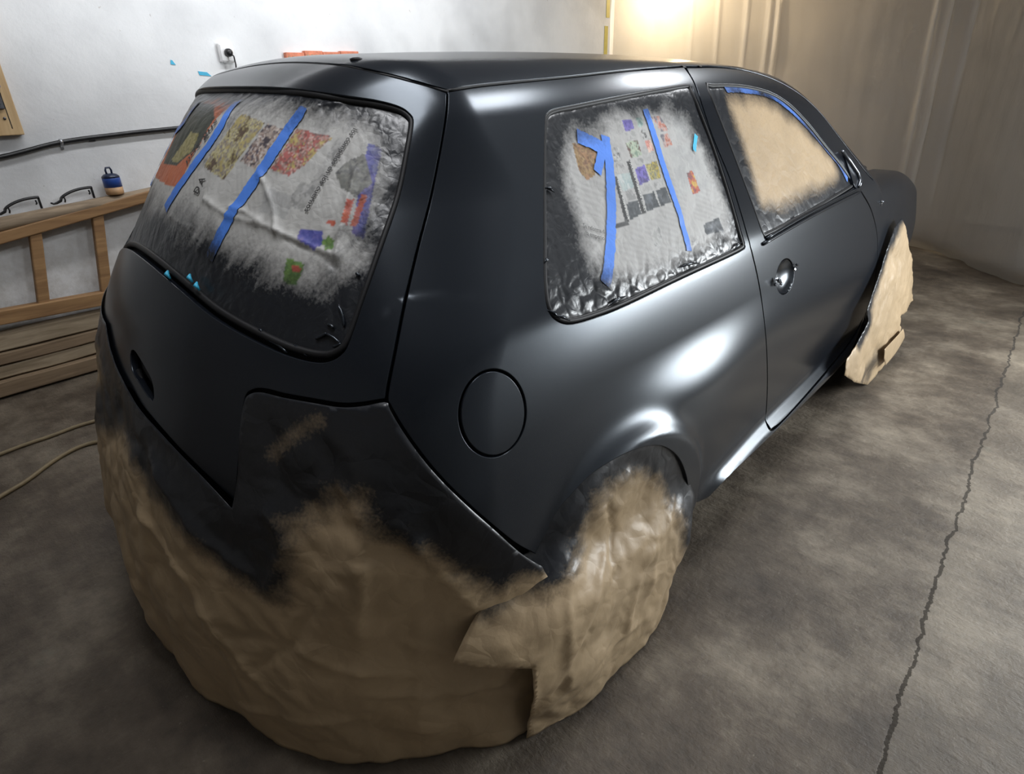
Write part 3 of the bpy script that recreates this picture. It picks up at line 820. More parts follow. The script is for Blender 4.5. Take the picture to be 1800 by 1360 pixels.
# ---- kraft sheet over the front wheel
FRONT = [(1585, 384), (1592, 402), (1602, 445), (1608, 492), (1606, 528), (1594, 546), (1582, 556), (1580, 590), (1566, 622), (1548, 655), (1541, 672), (1525, 680), (1500, 672), (1482, 660), (1486, 632), (1510, 596), (1526, 566), (1524, 545), (1538, 505), (1550, 470), (1562, 430), (1574, 398)]
fr_q = SIDE.inv(pix(front_sheet, FRONT)); fr_q[:, 1] = np.maximum(fr_q[:, 1], .004); fr_q[8:14, 1] = np.maximum(fr_q[8:14, 1] - fr_q[11, 1] + .006, .006)
def front_disp(q):
    k_ = .12 + .88 * sst(.0, .10, pdist(ffe, q, False))
    return k_ * (.022 * fbm(q * [.6, 1.], 5, 3, 21.4) * 1. + .016 * (crease(q * [.7, 1.], 6.0, 14.4) - .25)) + .005 * (crease(q, 22, 9.3) - .25)
ffe = q_of(SIDE, front_sheet, [(1585, 384), (1574, 398), (1562, 430), (1550, 470), (1538, 505), (1524, 545), (1526, 566), (1510, 596)])
fsp = q_of(SIDE, front_sheet, [(1535, 650), (1545, 625), (1520, 665)])
def front_paint(q):
    p = 1 - sst(.01, .09, pdist(ffe, q, False) + .05 * fbm(q, 8, 4, 5.))
    return np.maximum(p, .75 * (1 - sst(.0, .12, pdist(fsp, q, False) + .06 * fbm(q, 9, 4, 3.))))
fp = sheet('wheel_masking_paper', front_sheet, SIDE, fr_q, .012, 'kraft', .0, front_disp, front_paint)
tag(fp, 'brown kraft paper sheet crumpled over the front wheel beside the door', 'masking paper')
fold_q = q_of(SIDE, front_sheet, [(1546, 612), (1579, 576), (1582, 592), (1562, 624), (1548, 640), (1545, 628)])
sheet('folded_flap', front_sheet, SIDE, fold_q, .012, 'kraft', .022, None, None, parent=fp)

# ================================================================== WINDOW MASKING
def styles(kind, uv, q, seed):
    n1 = fbm(q, 110, 2, seed); n2 = fbm(q, 300, 2, seed + 5); n3 = fbm(q, 32, 2, seed + 9)
    def pal(cols, t):
        c = np.array(cols, float); x_ = np.clip((t + .5) * (len(c) - 1), 0, len(c) - 1.001); i = x_.astype(int); w_ = (x_ - i)[:, None]; return c[i] * (1 - w_) + c[i + 1] * w_
    P = {'orange': [(.40, .115, .055), (.43, .13, .06)],
         'cup': [(.035, .042, .035), (.05, .055, .045)], 'gold': [(.20, .18, .07), (.30, .27, .13), (.14, .12, .05)],
         'straw': [(.10, .07, .05), (.30, .26, .12), (.46, .42, .25), (.16, .14, .16), (.36, .30, .13)],
         'crowd': [(.06, .05, .06), (.42, .35, .30), (.16, .12, .11), (.55, .50, .47), (.25, .16, .12), (.09, .08, .10)],
         'redcrowd': [(.35, .10, .09), (.12, .08, .07), (.50, .34, .30), (.33, .07, .06), (.24, .18, .13), (.42, .33, .12)],
         'grey': [(.13, .135, .125), (.19, .19, .17), (.10, .10, .10)], 'blue': [(.05, .06, .26), (.09, .09, .33), (.14, .12, .30)],
         'green': [(.08, .16, .04), (.15, .25, .06), (.10, .2, .06)], 'red': [(.42, .10, .05), (.36, .07, .05)],
         'purple': [(.09, .07, .26), (.16, .13, .40), (.06, .05, .15)], 'teal': [(.20, .33, .30), (.34, .42, .38), (.12, .20, .19)],
         'portrait': [(.10, .06, .05), (.27, .33, .26), (.36, .40, .30), (.16, .22, .17)], 'pink': [(.50, .24, .19), (.36, .13, .11), (.55, .40, .33)],
         'bw': [(.10, .10, .10), (.40, .40, .39), (.05, .05, .05)], 'yellow': [(.34, .27, .05), (.08, .08, .07), (.42, .36, .10), (.14, .14, .12)],
         'ice': [(.33, .37, .36), (.25, .31, .31), (.40, .42, .41)], 'dark': [(.035, .04, .045), (.06, .065, .07), (.10, .11, .125)],
         'brown': [(.20, .12, .05), (.30, .20, .09), (.13, .07, .04), (.28, .16, .08)], 'text': [(.20, .20, .195), (.36, .355, .345), (.27, .27, .26)], 'pale': [(.29, .29, .285), (.34, .34, .33)], 'strip': [(.045, .045, .045), (.06, .06, .06)],
         'film': [(.07, .05, .05), (.42, .15, .10), (.36, .30, .28), (.12, .11, .13)], 'poster': [(.45, .33, .05), (.36, .06, .05), (.09, .06, .06)]}[kind]
    return pal(P, .9 * n1 + .5 * n2 + 1.4 * n3)
def print_fn(items, F, pm, off, base=(.40, .395, .38), lines=(0., 1.)):
    pol = [(q_of(pm, F, pts, off), k) for pts, k in items]
    def fn(q):
        g = 1 + .10 * fbm(q, 14, 3, 3.)[:, None]
        c = np.tile(np.array(base), (len(q), 1)) * g
        t = q @ np.array(lines)                                  # column text printed as grey lines
        blk = fbm(q, 9, 2, 33.) > -.02
        c *= np.where(blk, .92 + .05 * np.sin(t * 500), 1)[:, None]
        for i, (po, k) in enumerate(pol):
            m_ = inside(po, q)
            if m_.any(): c[m_] = styles(k, None, q[m_], i * 3.7)
        return c
    return fn
def strip(name, F, pm, pts, width, off, disp, mat, paint, parent, jag=.0012, mid=None):
    q = resample(crom(q_of(pm, F, pts, off), 6), .006, False)
    t = np.gradient(q, axis=0); t /= np.linalg.norm(t, axis=1, keepdims=True); nn = np.stack([-t[:, 1], t[:, 0]], 1)
    K = 5; V = []
    for i in range(len(q)):
        for k in range(K):
            e = (k / (K - 1) - .5) * width
            if k in (0, K - 1): e += random.uniform(-jag, jag)
            V.append(q[i] + nn[i] * e)
    V = np.array(V); P = pm.fwd(F, V, off); Nn = grad(F, P)
    P = P + Nn * ((disp(V) if disp is not None else 0) + .0022)[:, None] if disp is not None else P + Nn * .0022
    f = [(i * K + k, i * K + k + 1, (i + 1) * K + k + 1, (i + 1) * K + k) for i in range(len(q) - 1) for k in range(K - 1)]
    a, b_, c = P[f[0][0]], P[f[0][1]], P[f[0][2]]
    if np.dot(np.cross(b_ - a, c - a), Nn[0]) < 0: f = [x[::-1] for x in f]
    o = mesh_obj(name, P, f, mat, parent, True, None, {'paint': paint(V)})
    return o
def lettering(name, text, F, pm, p0, p1, height, off, disp, parent, mat='ink', bold=.0):
    """flat print: text laid from pixel p0 towards p1 along the sheet"""
    c = bpy.data.curves.new('print', 'FONT'); c.body = text; c.size = 1; c.offset = bold; c.resolution_u = 2
    o = bpy.data.objects.new('print', c); COL.objects.link(o)
    dg = bpy.context.evaluated_depsgraph_get(); me = bpy.data.meshes.new_from_object(o.evaluated_get(dg))
    bpy.data.objects.remove(o); bpy.data.curves.remove(c)
    V = np.array([v.co[:2] for v in me.vertices]); fs = [tuple(p.vertices) for p in me.polygons]
    if not len(V): return
    V = V - [V[:, 0].min(), 0]; wdt = V[:, 0].max()
    a, b_ = q_of(pm, F, [p0, p1], off); d = b_ - a; L = np.linalg.norm(d); d /= L; u = np.array([-d[1], d[0]]) * (-1 if pm is HATCH else 1)
    q = a + V[:, :1] / wdt * L * d + V[:, 1:] * height * u
    P = pm.fwd(F, q, off); Nn = grad(F, P)
    P = P + Nn * ((disp(q) if disp is not None else 0) + .0030)[:, None] if disp is not None else P + Nn * .003
    bpy.data.meshes.remove(me)
    return mesh_obj(name, P, fs, mat, parent, False)

# ---- hatch glass
GO = -.014
def hg_disp(q):
    e = sst(0, .02, -sdf(glass_r, q))
    r = sum(am_ * .6 * np.exp(-np.abs(pdist(l_, q, False) + .006 * fbm(q, 30, 2, 4.)) / .006) for l_, am_ in HG_FOLDS) + .0030 * (crease(q, 9, 2.3) - .25) + .0022 * (crease(q * [1.6, .7], 22, 6.1) - .2) + .0025 * fbm(q, 7, 3, 1.2)
    low = sst(.0, -.10, q[:, 1])
    return (r * (1 + 1.0 * low)) * e
HG_FOLDS = [(q_of(HATCH, body, l_, GO), am_) for l_, am_ in (([(456, 305), (470, 335), (482, 372), (486, 405)], .012), ([(405, 365), (430, 372), (455, 388)], .010), ([(360, 350), (400, 378), (470, 398), (530, 425), (595, 452)], .010), ([(500, 420), (560, 448), (590, 470)], -.008), ([(625, 300), (612, 350), (600, 400), (592, 450)], .010), ([(530, 200), (560, 186), (600, 180)], .007), ([(300, 380), (330, 400), (350, 440)], .006))]
glass_r = resample(glass_outer, .02)
if parea(glass_r) < 0: glass_r = glass_r[::-1]
HG_LIGHT = [(290, 262), (338, 206), (400, 200), (470, 210), (540, 222), (600, 228), (632, 250), (640, 310), (628, 380), (606, 440), (560, 462), (500, 452), (440, 425), (385, 395), (330, 365), (280, 340), (240, 325)]
hgl = q_of(HATCH, body, HG_LIGHT, GO)
def hg_paint(q):
    st = np.stack([q @ [.50, -.86], q @ [.86, .50]], 1)              # brush-like streaks along the tape direction
    d = sdf(hgl, q) + .05 * fbm(q, 9, 3, 3.) + .030 * fbm(st * [.35, 1.6], 40, 3, 8.)
    return np.clip(sst(-.045, .085, d) * .97 + .10 * np.maximum(fbm(st * [.3, 1.5], 60, 2, 2.), 0), 0, .98)
HG_PRINT = [([(595, 240), (612, 246), (548, 358), (530, 350)], 'text'), ([(470, 330), (520, 345), (500, 385), (455, 372)], 'pale'), ([(420, 192), (428, 196), (352, 300), (345, 296)], 'text'),
 ([(528, 318), (556, 328), (532, 372), (505, 360)], 'text'), ([(648, 250), (672, 262), (640, 420), (618, 410)], 'blue'), ([(636, 340), (646, 344), (626, 400), (616, 396)], 'red'),
 ([(350, 165), (416, 178), (311, 331), (270, 308)], 'orange'), ([(352, 180), (379, 183), (377, 206), (346, 262), (311, 290), (287, 288)], 'cup'),
 ([(335, 232), (350, 234), (338, 265), (312, 286), (301, 282), (318, 256)], 'gold'),
 ([(426, 200), (467, 216), (393, 316), (357, 292)], 'straw'), ([(470, 217), (500, 228), (447, 297), (422, 282)], 'crowd'),
 ([(522, 226), (586, 241), (560, 262), (534, 290), (508, 309), (475, 297)], 'redcrowd'),
 ([(640, 270), (655, 322), (625, 346), (600, 330), (590, 305), (606, 285)], 'grey'), ([(527, 404), (568, 406), (566, 430), (553, 440), (522, 420)], 'blue'),
 ([(566, 424), (578, 415), (588, 424), (586, 438), (572, 442)], 'green'), ([(622, 350), (612, 352), (600, 392), (610, 396)], 'red'), ([(578, 386), (592, 390), (586, 398), (572, 392)], 'red'),
 ([(504, 452), (536, 464), (520, 500), (496, 496)], 'green'), ([(512, 464), (530, 470), (526, 480), (512, 476)], 'red')]
hn = sheet('window_newspaper', body, HATCH, glass_outer, .0044, 'newsprint', GO, hg_disp, hg_paint, print_fn(HG_PRINT, body, HATCH, GO, lines=(.86, -.5)), gap=.004, edge_step=.008)
tag(hn, 'newspaper sheets masking the rear hatch window with an orange page and blue tape', 'newspaper')
for pts, wd in (([(352, 178), (325, 214), (297, 252), (270, 293), (250, 326)], .026), ([(420, 178), (388, 224), (346, 286), (312, 334), (292, 368)], .027), ([(536, 190), (500, 240), (463, 297), (420, 360), (388, 416), (368, 456)], .027)):
    strip('blue_tape_strip', body, HATCH, pts, wd, GO, hg_disp, 'blue_tape', lambda q: hg_paint(q) * .95, hn)
lettering('headline_print', 'nos gus', body, HATCH, (331, 290), (384, 214), .030, GO, hg_disp, hn, bold=.01)
lettering('headline_print', 'los compelos en los cuernos', body, HATCH, (622, 226), (536, 372), .017, GO, hg_disp, hn, bold=.015)
lettering('headline_print', 'D A', body, HATCH, (349, 342), (362, 314), .030, GO, hg_disp, hn, bold=.02)
random.seed(3)
cr_px = [((430, 575), (470, 596)), ((470, 596), (505, 620)), ((455, 578), (459, 586)), ((500, 602), (505, 612)), ((515, 606), (540, 626)), ((571, 585), (598, 604)), ((585, 610), (600, 604)), ((575, 570), (586, 577)), ((555, 596), (575, 585)), ((594, 535), (605, 575)), ((625, 480), (630, 486))]
for (p0, p1) in cr_px:                              # paint-stiff tape ends curling off the glass
    pts_ = [p0, ((p0[0] + p1[0]) / 2 + 2, (p0[1] + p1[1]) / 2 - 1), p1]
    MB().tube(pix(body, crom(pts_, 4), GO + .004), [.0015] + [.003] * 7 + [.001], 5).build('tape_curl', 'paint', hn)
for px_ in ((295, 476), (334, 482), (346, 496)):
    p_ = pix(body, [px_, (px_[0] + 5, px_[1] + 14)], GO + .010)
    MB().tube([p_[0], (p_[0] + p_[1]) / 2 + [-.006, -.004, .004], p_[1]], [.002, .005, .002], 6).build('tape_curl', 'cyan_tape', hn)

# ---- quarter window
QO = -.008
qw_r = resample(qw, .02)
if parea(qw_r) < 0: qw_r = qw_r[::-1]
qlow = q_of(SIDE, body, [(985, 560), (1060, 550), (1200, 486), (1300, 440)], QO)
def qw_disp(q):
    e = sst(0, .015, -sdf(qw_r, q))
    low = 1 - sst(.02, .10, pdist(qlow, q, False))
    return (.0030 * (crease(q, 10, 8.3) - .25) + .0030 * fbm(q, 8, 3, 5.2) + (.0015 + .006 * low) * (crease(q, 28, 3.1) - .2) + .003) * e
QW_LIGHT = [(1003, 262), (1020, 248), (1060, 246), (1090, 226), (1140, 213), (1180, 212), (1206, 230), (1232, 262), (1252, 318), (1266, 362), (1272, 400), (1240, 420), (1190, 444), (1130, 470), (1085, 486), (1058, 476), (1042, 440), (1026, 392), (1012, 345), (1003, 305)]
qwl = q_of(SIDE, body, QW_LIGHT, QO)
def qw_paint(q):
    d = sdf(qwl, q) + .04 * fbm(q, 9, 3, 13.) + .015 * fbm(q, 45, 3, 18.)
    return sst(-.030, .055, d) * .97
Q4 = lambda a, b_, c, d: [a, b_, c, d]
QW_TEXT = [(Q4((1175, 262), (1236, 242), (1248, 330), (1192, 346)), 'pale'), (Q4((1178, 206), (1200, 204), (1222, 236), (1190, 246)), 'pale')] + [(Q4(*k), 'text') for k in (
 ((1097, 234), (1114, 230), (1118, 244), (1101, 249)), ((1113, 281), (1129, 276), (1131, 288), (1115, 294)), ((1137, 270), (1150, 267), (1153, 281), (1139, 286)), ((1123, 328), (1141, 321), (1147, 334), (1128, 341)), ((1146, 320), (1162, 316), (1167, 327), (1150, 333)),
 ((1090, 340), (1112, 333), (1117, 350), (1098, 357)), ((1080, 288), (1094, 286), (1098, 300), (1082, 306)), ((1142, 402), (1158, 397), (1164, 430), (1148, 436)), ((1238, 300), (1246, 298), (1249, 310), (1241, 312)), ((1186, 250), (1190, 249), (1193, 256), (1188, 258)))]
QW_PRINT = [(Q4((1091, 213), (1108, 210), (1113, 228), (1097, 232)), 'purple'), (Q4((1116, 207), (1128, 206), (1129, 222), (1120, 225)), 'teal'), (Q4((1098, 251), (1120, 247), (1128, 273), (1108, 279)), 'portrait'),
 (Q4((1132, 248), (1142, 246), (1149, 265), (1139, 268)), 'pink'), (Q4((1125, 229), (1133, 229), (1136, 241), (1130, 245)), 'bw'), (Q4((1115, 297), (1132, 290), (1141, 318), (1123, 326)), 'purple'),
 (Q4((1133, 290), (1154, 283), (1161, 313), (1144, 318)), 'yellow'), (Q4((1082, 309), (1106, 303), (1113, 329), (1094, 338)), 'ice'), (Q4((1129, 344), (1148, 337), (1158, 363), (1136, 373)), 'dark'),
 (Q4((1151, 335), (1169, 329), (1178, 356), (1160, 363)), 'dark'), (Q4((1099, 359), (1119, 352), (1127, 376), (1106, 388)), 'dark'), (Q4((1076, 260), (1086, 259), (1091, 284), (1078, 285)), 'bw'),
 (Q4((1100, 284), (1106, 282), (1135, 375), (1128, 377)), 'strip'), (Q4((1077, 310), (1083, 312), (1104, 391), (1097, 392)), 'strip'), (Q4((1143, 205), (1159, 203), (1174, 229), (1161, 233)), 'film'),
 (Q4((1159, 238), (1172, 234), (1181, 254), (1168, 260)), 'film'), (Q4((1205, 304), (1215, 301), (1229, 337), (1217, 342)), 'poster'), ([(1004, 251), (1047, 263), (1044, 309), (1031, 318), (1016, 300)], 'brown'),
 (Q4((1234, 396), (1262, 382), (1271, 407), (1238, 413)), 'dark'), (Q4((1072, 396), (1100, 388), (1104, 396), (1074, 404)), 'strip')]
QW_PRINT = QW_TEXT + QW_PRINT
qn = sheet('window_newspaper', body, SIDE, qw, .0033, 'newsprint', QO, qw_disp, qw_paint, print_fn(QW_PRINT, body, SIDE, QO, base=(.34, .335, .325), lines=(.35, .94)), gap=.004, edge_step=.007)
tag(qn, 'newspaper page of small pictures masking the rear side window, two blue tapes', 'newspaper')
for pts, wd in (([(1062, 240), (1068, 285), (1071, 340), (1072, 400), (1069, 455), (1062, 500)], .027), ([(1132, 193), (1150, 246), (1170, 312), (1190, 372), (1203, 418), (1209, 442)], .021), ([(1012, 240), (1034, 250), (1060, 262)], .030), ([(1056, 262), (1052, 285), (1047, 305)], .022)):
    strip('blue_tape_strip', body, SIDE, pts, wd, QO, qw_disp, 'blue_tape', lambda q: qw_paint(q) * .9, qn)
strip('cyan_tape_scrap', body, SIDE, [(1221, 238), (1219, 252), (1218, 266)], .014, QO + .002, qw_disp, 'cyan_tape', lambda q: np.zeros(len(q)), qn)
lettering('headline_print', 'Se reforma d', body, SIDE, (1022, 402), (1060, 412), .013, QO, qw_disp, qn)
lettering('headline_print', 'la emperio', body, SIDE, (1027, 415), (1060, 424), .013, QO, qw_disp, qn)
simple('paper_white', (.5, .5, .48), .6)
lettering('strip_print', 'JULIETA Y AMIGAS CINES', body, SIDE, (1104, 288), (1130, 372), .010, QO, qw_disp, qn, 'paper_white')
lettering('strip_print', 'CINES ORTEGA', body, SIDE, (1081, 318), (1100, 388), .009, QO, qw_disp, qn, 'paper_white')
for (p0, p1) in (((962, 545), (985, 560)), ((975, 556), (1002, 563)), ((958, 330), (975, 338)), ((957, 462), (965, 456)), ((1290, 440), (1305, 425)), ((1195, 470), (1230, 462)), ((1070, 538), (1100, 520))):
    MB().tube(pix(body, [p0, ((p0[0] + p1[0]) / 2, (p0[1] + p1[1]) / 2 - 3), p1], QO + .008), [.001, .004, .001], 5).build('tape_curl', 'paint', qn)

# ---- door window
DO = -.006
DW_LIGHT = [(1285, 182), (1320, 176), (1360, 192), (1400, 222), (1438, 258), (1462, 284), (1470, 304), (1444, 322), (1400, 340), (1365, 358), (1340, 352), (1326, 312), (1308, 252), (1294, 212)]
dwl = q_of(SIDE, body, DW_LIGHT, DO)
def dw_paint(q):
    d = sdf(dwl, q) + .02 * fbm(q, 12, 3, 23.)
    return np.maximum(sst(-.045, .055, d) * .98, .16)
dn = sheet('window_paper', body, SIDE, dw, .010, 'kraft', DO, lambda q: .002 * fbm(q, 6, 3, 2.), dw_paint, gap=.003)
tag(dn, 'plain brown paper masking the front door window with dark sprayed edges', 'masking paper')
strip('blue_tape_strip', body, SIDE, [(1272, 154), (1300, 155), (1345, 163), (1380, 183), (1415, 217), (1448, 256), (1474, 288), (1489, 316)], .028, DO, None, 'blue_tape', lambda q: np.clip(.62 + .9 * fbm(q * [1, 1], 9, 3, 3.), .1, 1), dn)
# windows on the far side
for q_, nm in ((qw, 'quarter_glass'), (dw, 'door_glass')):
    v_, f_, n_, _ = surface(body, SIDE, q_, .03, off=-.008, gap=0, depth=0); v_, f_, n_ = mirror(v_, f_, n_); mesh_obj(nm, v_, f_, 'rubber', car, True, n_)
#@@REST
# ================================================================== THE WALL SIDE
def wood(name, c0, c1, scale, rough=.65, along=0):
    m, nt, b = new_mat(name)
    sc = [14, 14, 14]; sc[along] = 1.1
    v = coords(nt, tuple(sc))
    g = noise_tex(nt, v, scale, 8, .6, 1.2)
    nt.links.new(ramp(nt, g, [(.25, c0), (.5, tuple((a + b_) / 2 for a, b_ in zip(c0, c1))), (.72, c1)]), b.inputs['Base Color'])
    b.inputs['Roughness'].default_value = rough; bump(nt, g, b, .35, .004); MATS[name] = m
wood('ladder_wood', (.17, .085, .035), (.42, .25, .11), 1.3)
wood('plank_wood', (.17, .125, .075), (.42, .34, .235), 1.6, .8)
wood('plank_dark', (.12, .08, .045), (.30, .215, .135), 1.6, .8)
wood('log_wood', (.14, .10, .065), (.40, .31, .21), 1.8, .8)
wood('pine', (.40, .26, .12), (.62, .45, .25), 1.2, .55, 2)
simple('black_plastic', (.012, .012, .013), .35, var=.2)
simple('steel', (.42, .43, .45), .35, .9, .15)
simple('lilac', (.25, .20, .25), .5, var=.1)
simple('white_plastic', (.78, .78, .78), .35, var=.03)
simple('hose_cord', (.22, .17, .095), .6, var=.15)
simple('orange_brick', (.62, .21, .12), .7, var=.25, vscale=30, bmp=.4)
simple('blue_label', (.025, .075, .32), .35, var=.15)
simple('navy', (.012, .02, .05), .3, var=.2)
simple('tan_label', (.40, .24, .12), .5, var=.35, vscale=18)
simple('yellow_tape', (.55, .47, .12), .5, var=.1)
YW = FY1

# ladder lying on edge along the wall: two rails, rungs
lad = thing('ladder', 'varnished wooden ladder on its side against the white wall above the planks', 'ladder', (-.4, YW - .06, .36))
def bar(p0, p1, hw, hd, mat, name, parent, bev=.006, origin=(0, 0, 0)):
    p0, p1 = Vector(p0), Vector(p1); d = p1 - p0; L = d.length
    rot = d.to_track_quat('X', 'Z').to_matrix().to_4x4()
    mt = Matrix.Translation((p0 + p1) / 2 - Vector(origin)) @ rot
    return MB().box((-L / 2, -hd, -hw), (L / 2, hd, hw), bev, mt).build(name, mat, parent, smooth=False)
LO = lad.location
bar((-1.6, YW - .07, .62), (.9, YW - .07, .985), .027, .030, 'ladder_wood', 'rail', lad, origin=LO)
bar((-1.6, YW - .07, .44), (.9, YW - .07, .345), .036, .030, 'ladder_wood', 'rail', lad, origin=LO)
for x0 in (-1.30, -.86, -.425, -.135, .19, .50):
    zt = .62 + (x0 + 1.6) / 2.5 * .365; zb = .44 - (x0 + 1.6) / 2.5 * .095
    bar((x0 - .045, YW - .07, zb), (x0 + .035, YW - .07, zt), .026, .020, 'ladder_wood', 'rung', lad, origin=LO)

# rough round-edged plank above the ladder
v_ = []; f_ = []; nx, na = 60, 16
for i in range(nx):
    x_ = -1.7 + 2.7 * i / (nx - 1); zc = .715 + (x_ + 1.7) / 2.7 * .20
    for k in range(na):
        a_ = k * math.tau / na
        r1 = .034 * (1 + .10 * noise.noise(Vector((x_ * 6, math.cos(a_) * 2, math.sin(a_) * 2)))); r2 = .045
        v_.append((x_, YW - .055 + r2 * math.cos(a_), zc + .028 + r1 * math.sin(a_)))
for i in range(nx - 1):
    for k in range(na): f_.append((i * na + k, i * na + (k + 1) % na, (i + 1) * na + (k + 1) % na, (i + 1) * na + k))
f_ += [tuple(range(na)), tuple((nx - 1) * na + k for k in range(na - 1, -1, -1))]
tag(mesh_obj('round_pole', v_, f_, 'log_wood'), 'weathered round wooden pole lying along the top of the ladder', 'pole')
pole_z = lambda x_: .715 + (x_ + 1.7) / 2.7 * .20 + .028 + .034

# stacked planks
pl = [(.012, .095, .010, .088, 'plank_dark', 'lowest brown plank of the stack lying on the floor'), (.097, .165, .092, .158, 'plank_wood', 'grey stained plank second from the floor in the stack'),
      (.168, .235, .160, .222, 'plank_dark', 'brown plank third from the floor in the stack'), (.238, .335, .225, .305, 'plank_wood', 'wide pale top plank right under the ladder')]
for i, (z0, z1, z2, z3, mt_, lb) in enumerate(pl):
    x0_, x1_ = -1.75, 1.1
    yf = YW - .085 + .008 * (i % 2) - (0.02 if i == 0 else 0)
    nseg = 40; v_ = []; f_ = []
    for j in range(nseg + 1):
        t = j / nseg; x_ = x0_ + (x1_ - x0_) * t
        lo_ = z0 + (z2 - z0) * t + (.004 * noise.noise(Vector((x_ * 5, i * 3.1, 0))) if i else 0); hi_ = z1 + (z3 - z1) * t + .005 * noise.noise(Vector((x_ * 5, i * 3.1 + 9, 0))) - .004
        lo_ = max(lo_, .003)
        e = .006
        for (dy, z_) in ((e, lo_), (0, lo_ + e), (0, hi_ - e), (e, hi_)): v_.append((x_, yf + dy + .003 * noise.noise(Vector((x_ * 9, z_ * 9, i))), z_))
        v_ += [(x_, YW - .004, hi_), (x_, YW - .004, lo_)]
    for j in range(nseg):
        for k in range(6): f_.append((j * 6 + k, j * 6 + (k + 1) % 6, (j + 1) * 6 + (k + 1) % 6, (j + 1) * 6 + k))
    f_ += [tuple(range(5, -1, -1)), tuple(nseg * 6 + k for k in range(6))]
    tag(mesh_obj('plank', v_, f_, mt_, None, False), lb, 'plank', 'stacked planks by the wall')

# loose car door handles on the pole
def pull_handle(x0, label):
    o = thing('door_handle', label, 'door handle', (x0, YW - .05, pole_z(x0)), 'loose door handles on the pole')
    sl = .057
    arc = [(-.062, 0, .030), (-.045, 0, .040), (-.01, 0, .052), (.03, 0, .058), (.07, 0, .058), (.088, 0, .056)]
    c = crom(np.array(arc), 5); g = MB()
    n = len(c); v2 = []; f2 = []
    for p in c:
        for (dy, dz) in ((-.011, -.005), (.011, -.005), (.011, .004), (.004, .007), (-.004, .007), (-.011, .004)): v2.append((p[0], p[1] + dy, p[2] + dz + sl * p[0]))
    for i in range(n - 1):
        for k in range(6): f2.append((i * 6 + k, i * 6 + (k + 1) % 6, (i + 1) * 6 + (k + 1) % 6, (i + 1) * 6 + k))
    f2 += [tuple(range(5, -1, -1)), tuple((n - 1) * 6 + k for k in range(6))]
    g.add(v2, f2).build('grip', 'black_plastic', o)
    MB().box((.080, -.008, .003 + sl * .085), (.089, .008, .056 + sl * .085), .002).build('end_post', 'black_plastic', o)
    MB().tube([(.070, 0, .050), (.072, 0, .034), (.066, 0, .030)], .004, 6).build('catch', 'black_plastic', o)
    MB().tube([(-.060, 0, .028), (-.066, 0, .014), (-.085, 0, .006), (-.100, 0, .004), (-.112, 0, .010)], [.007, .007, .006, .005, .004], 8).build('pivot_arm', 'black_plastic', o)
    MB().tube([(-.048, 0, .032), (-.046, 0, .016), (-.050, 0, .004)], .004, 6).build('catch', 'black_plastic', o)
    return o
pull_handle(-.410, 'black plastic car door handle on the pole, the one further from the blue can')
pull_handle(-.170, 'black plastic car door handle on the pole, the one nearer the blue can')

# blue can
bx = .015; CS = 1.25; can = thing('handled_can', 'small blue can with black carrying loop standing on the pole', 'can', (bx, YW - .062, pole_z(bx) + .001))
rr = [(.030, 0), (.034, .004), (.034, .028)]
MB().lathe([(.030, 0), (.034, .004), (.034, .030)], n=18).build('lower_label', 'tan_label', can)
MB().lathe([(.034, .030), (.034, .066), (.033, .068)], n=18).build('upper_label', 'blue_label', can)
MB().lathe([(.034, .068), (.033, .074), (.024, .082), (.012, .085)], n=18).build('shoulder', 'navy', can)
MB().tube([(-.011, 0, .082), (-.012, 0, .098), (-.008, 0, .108), (.006, 0, .108), (.010, 0, .098), (.009, 0, .082)], .004, 8).build('carry_loop', 'navy', can)

can.scale = (CS, CS, CS)
# cable along the wall with clips
cab = thing('wall_cable', 'thick black cable clipped along the white wall above the ladder', 'cable', (0, YW, 1.15))
cp = [(-1.7, 1.00), (-.9, 1.07), (-.423, 1.126), (-.152, 1.174), (.10, 1.192), (.327, 1.202), (.7, 1.212), (1.5, 1.22), (3., 1.22)]
MB().tube([(x_, -.016, z_ - 1.15) for x_, z_ in crom(np.array(cp), 6)], .0115, 10).build('sheath', 'black_plastic', cab)
for x_, z_ in ((-.145, 1.176), (.55, 1.207)):
    MB().tube([(x_ - .006, -.016, z_ - 1.15), (x_ + .006, -.016, z_ - 1.15)], .0145, 12).build('clip', 'steel', cab)
    MB().box((x_ - .006, -.012, z_ - 1.15 - .035), (x_ + .006, -.002, z_ - 1.15 - .01), .001).build('clip_foot', 'steel', cab)
MB().box((-.018, -.010, 1.168 - 1.15), (.012, -.001, 1.185 - 1.15), .002).build('saddle', 'grey_steel', cab)

# socket with plug
sx, sz = .800, 1.582
so = thing('wall_socket', 'white square wall socket with a black plug in it above the roof', 'socket', (sx, YW, sz))
MB().box((-.043, -.030, -.048), (.043, 0, .048), .006).build('back_box', 'white_plastic', so)
MB().box((-.038, -.036, -.042), (.038, -.029, .042), .004).build('face_plate', 'white_plastic', so)
pg = thing('power_plug', 'black round power plug with lead pushed into the white socket', 'plug', (sx, YW - .036, sz))
v90 = Matrix.Rotation(math.radians(90), 4, 'X')
g = MB().lathe([(.020, 0), (.022, .004), (.021, .022), (.013, .034)], n=18); g.v = [tuple(v90 @ Vector(p)) for p in g.v]; g.build('plug_body', 'black_plastic', pg)
MB().tube([(.004, -.03, -.004), (.012, -.042, -.02), (.017, -.035, -.06), (.018, -.015, -.14), (.018, .010, -.30), (.03, .02, -.5)], .0042, 8).build('lead', 'black_plastic', pg)

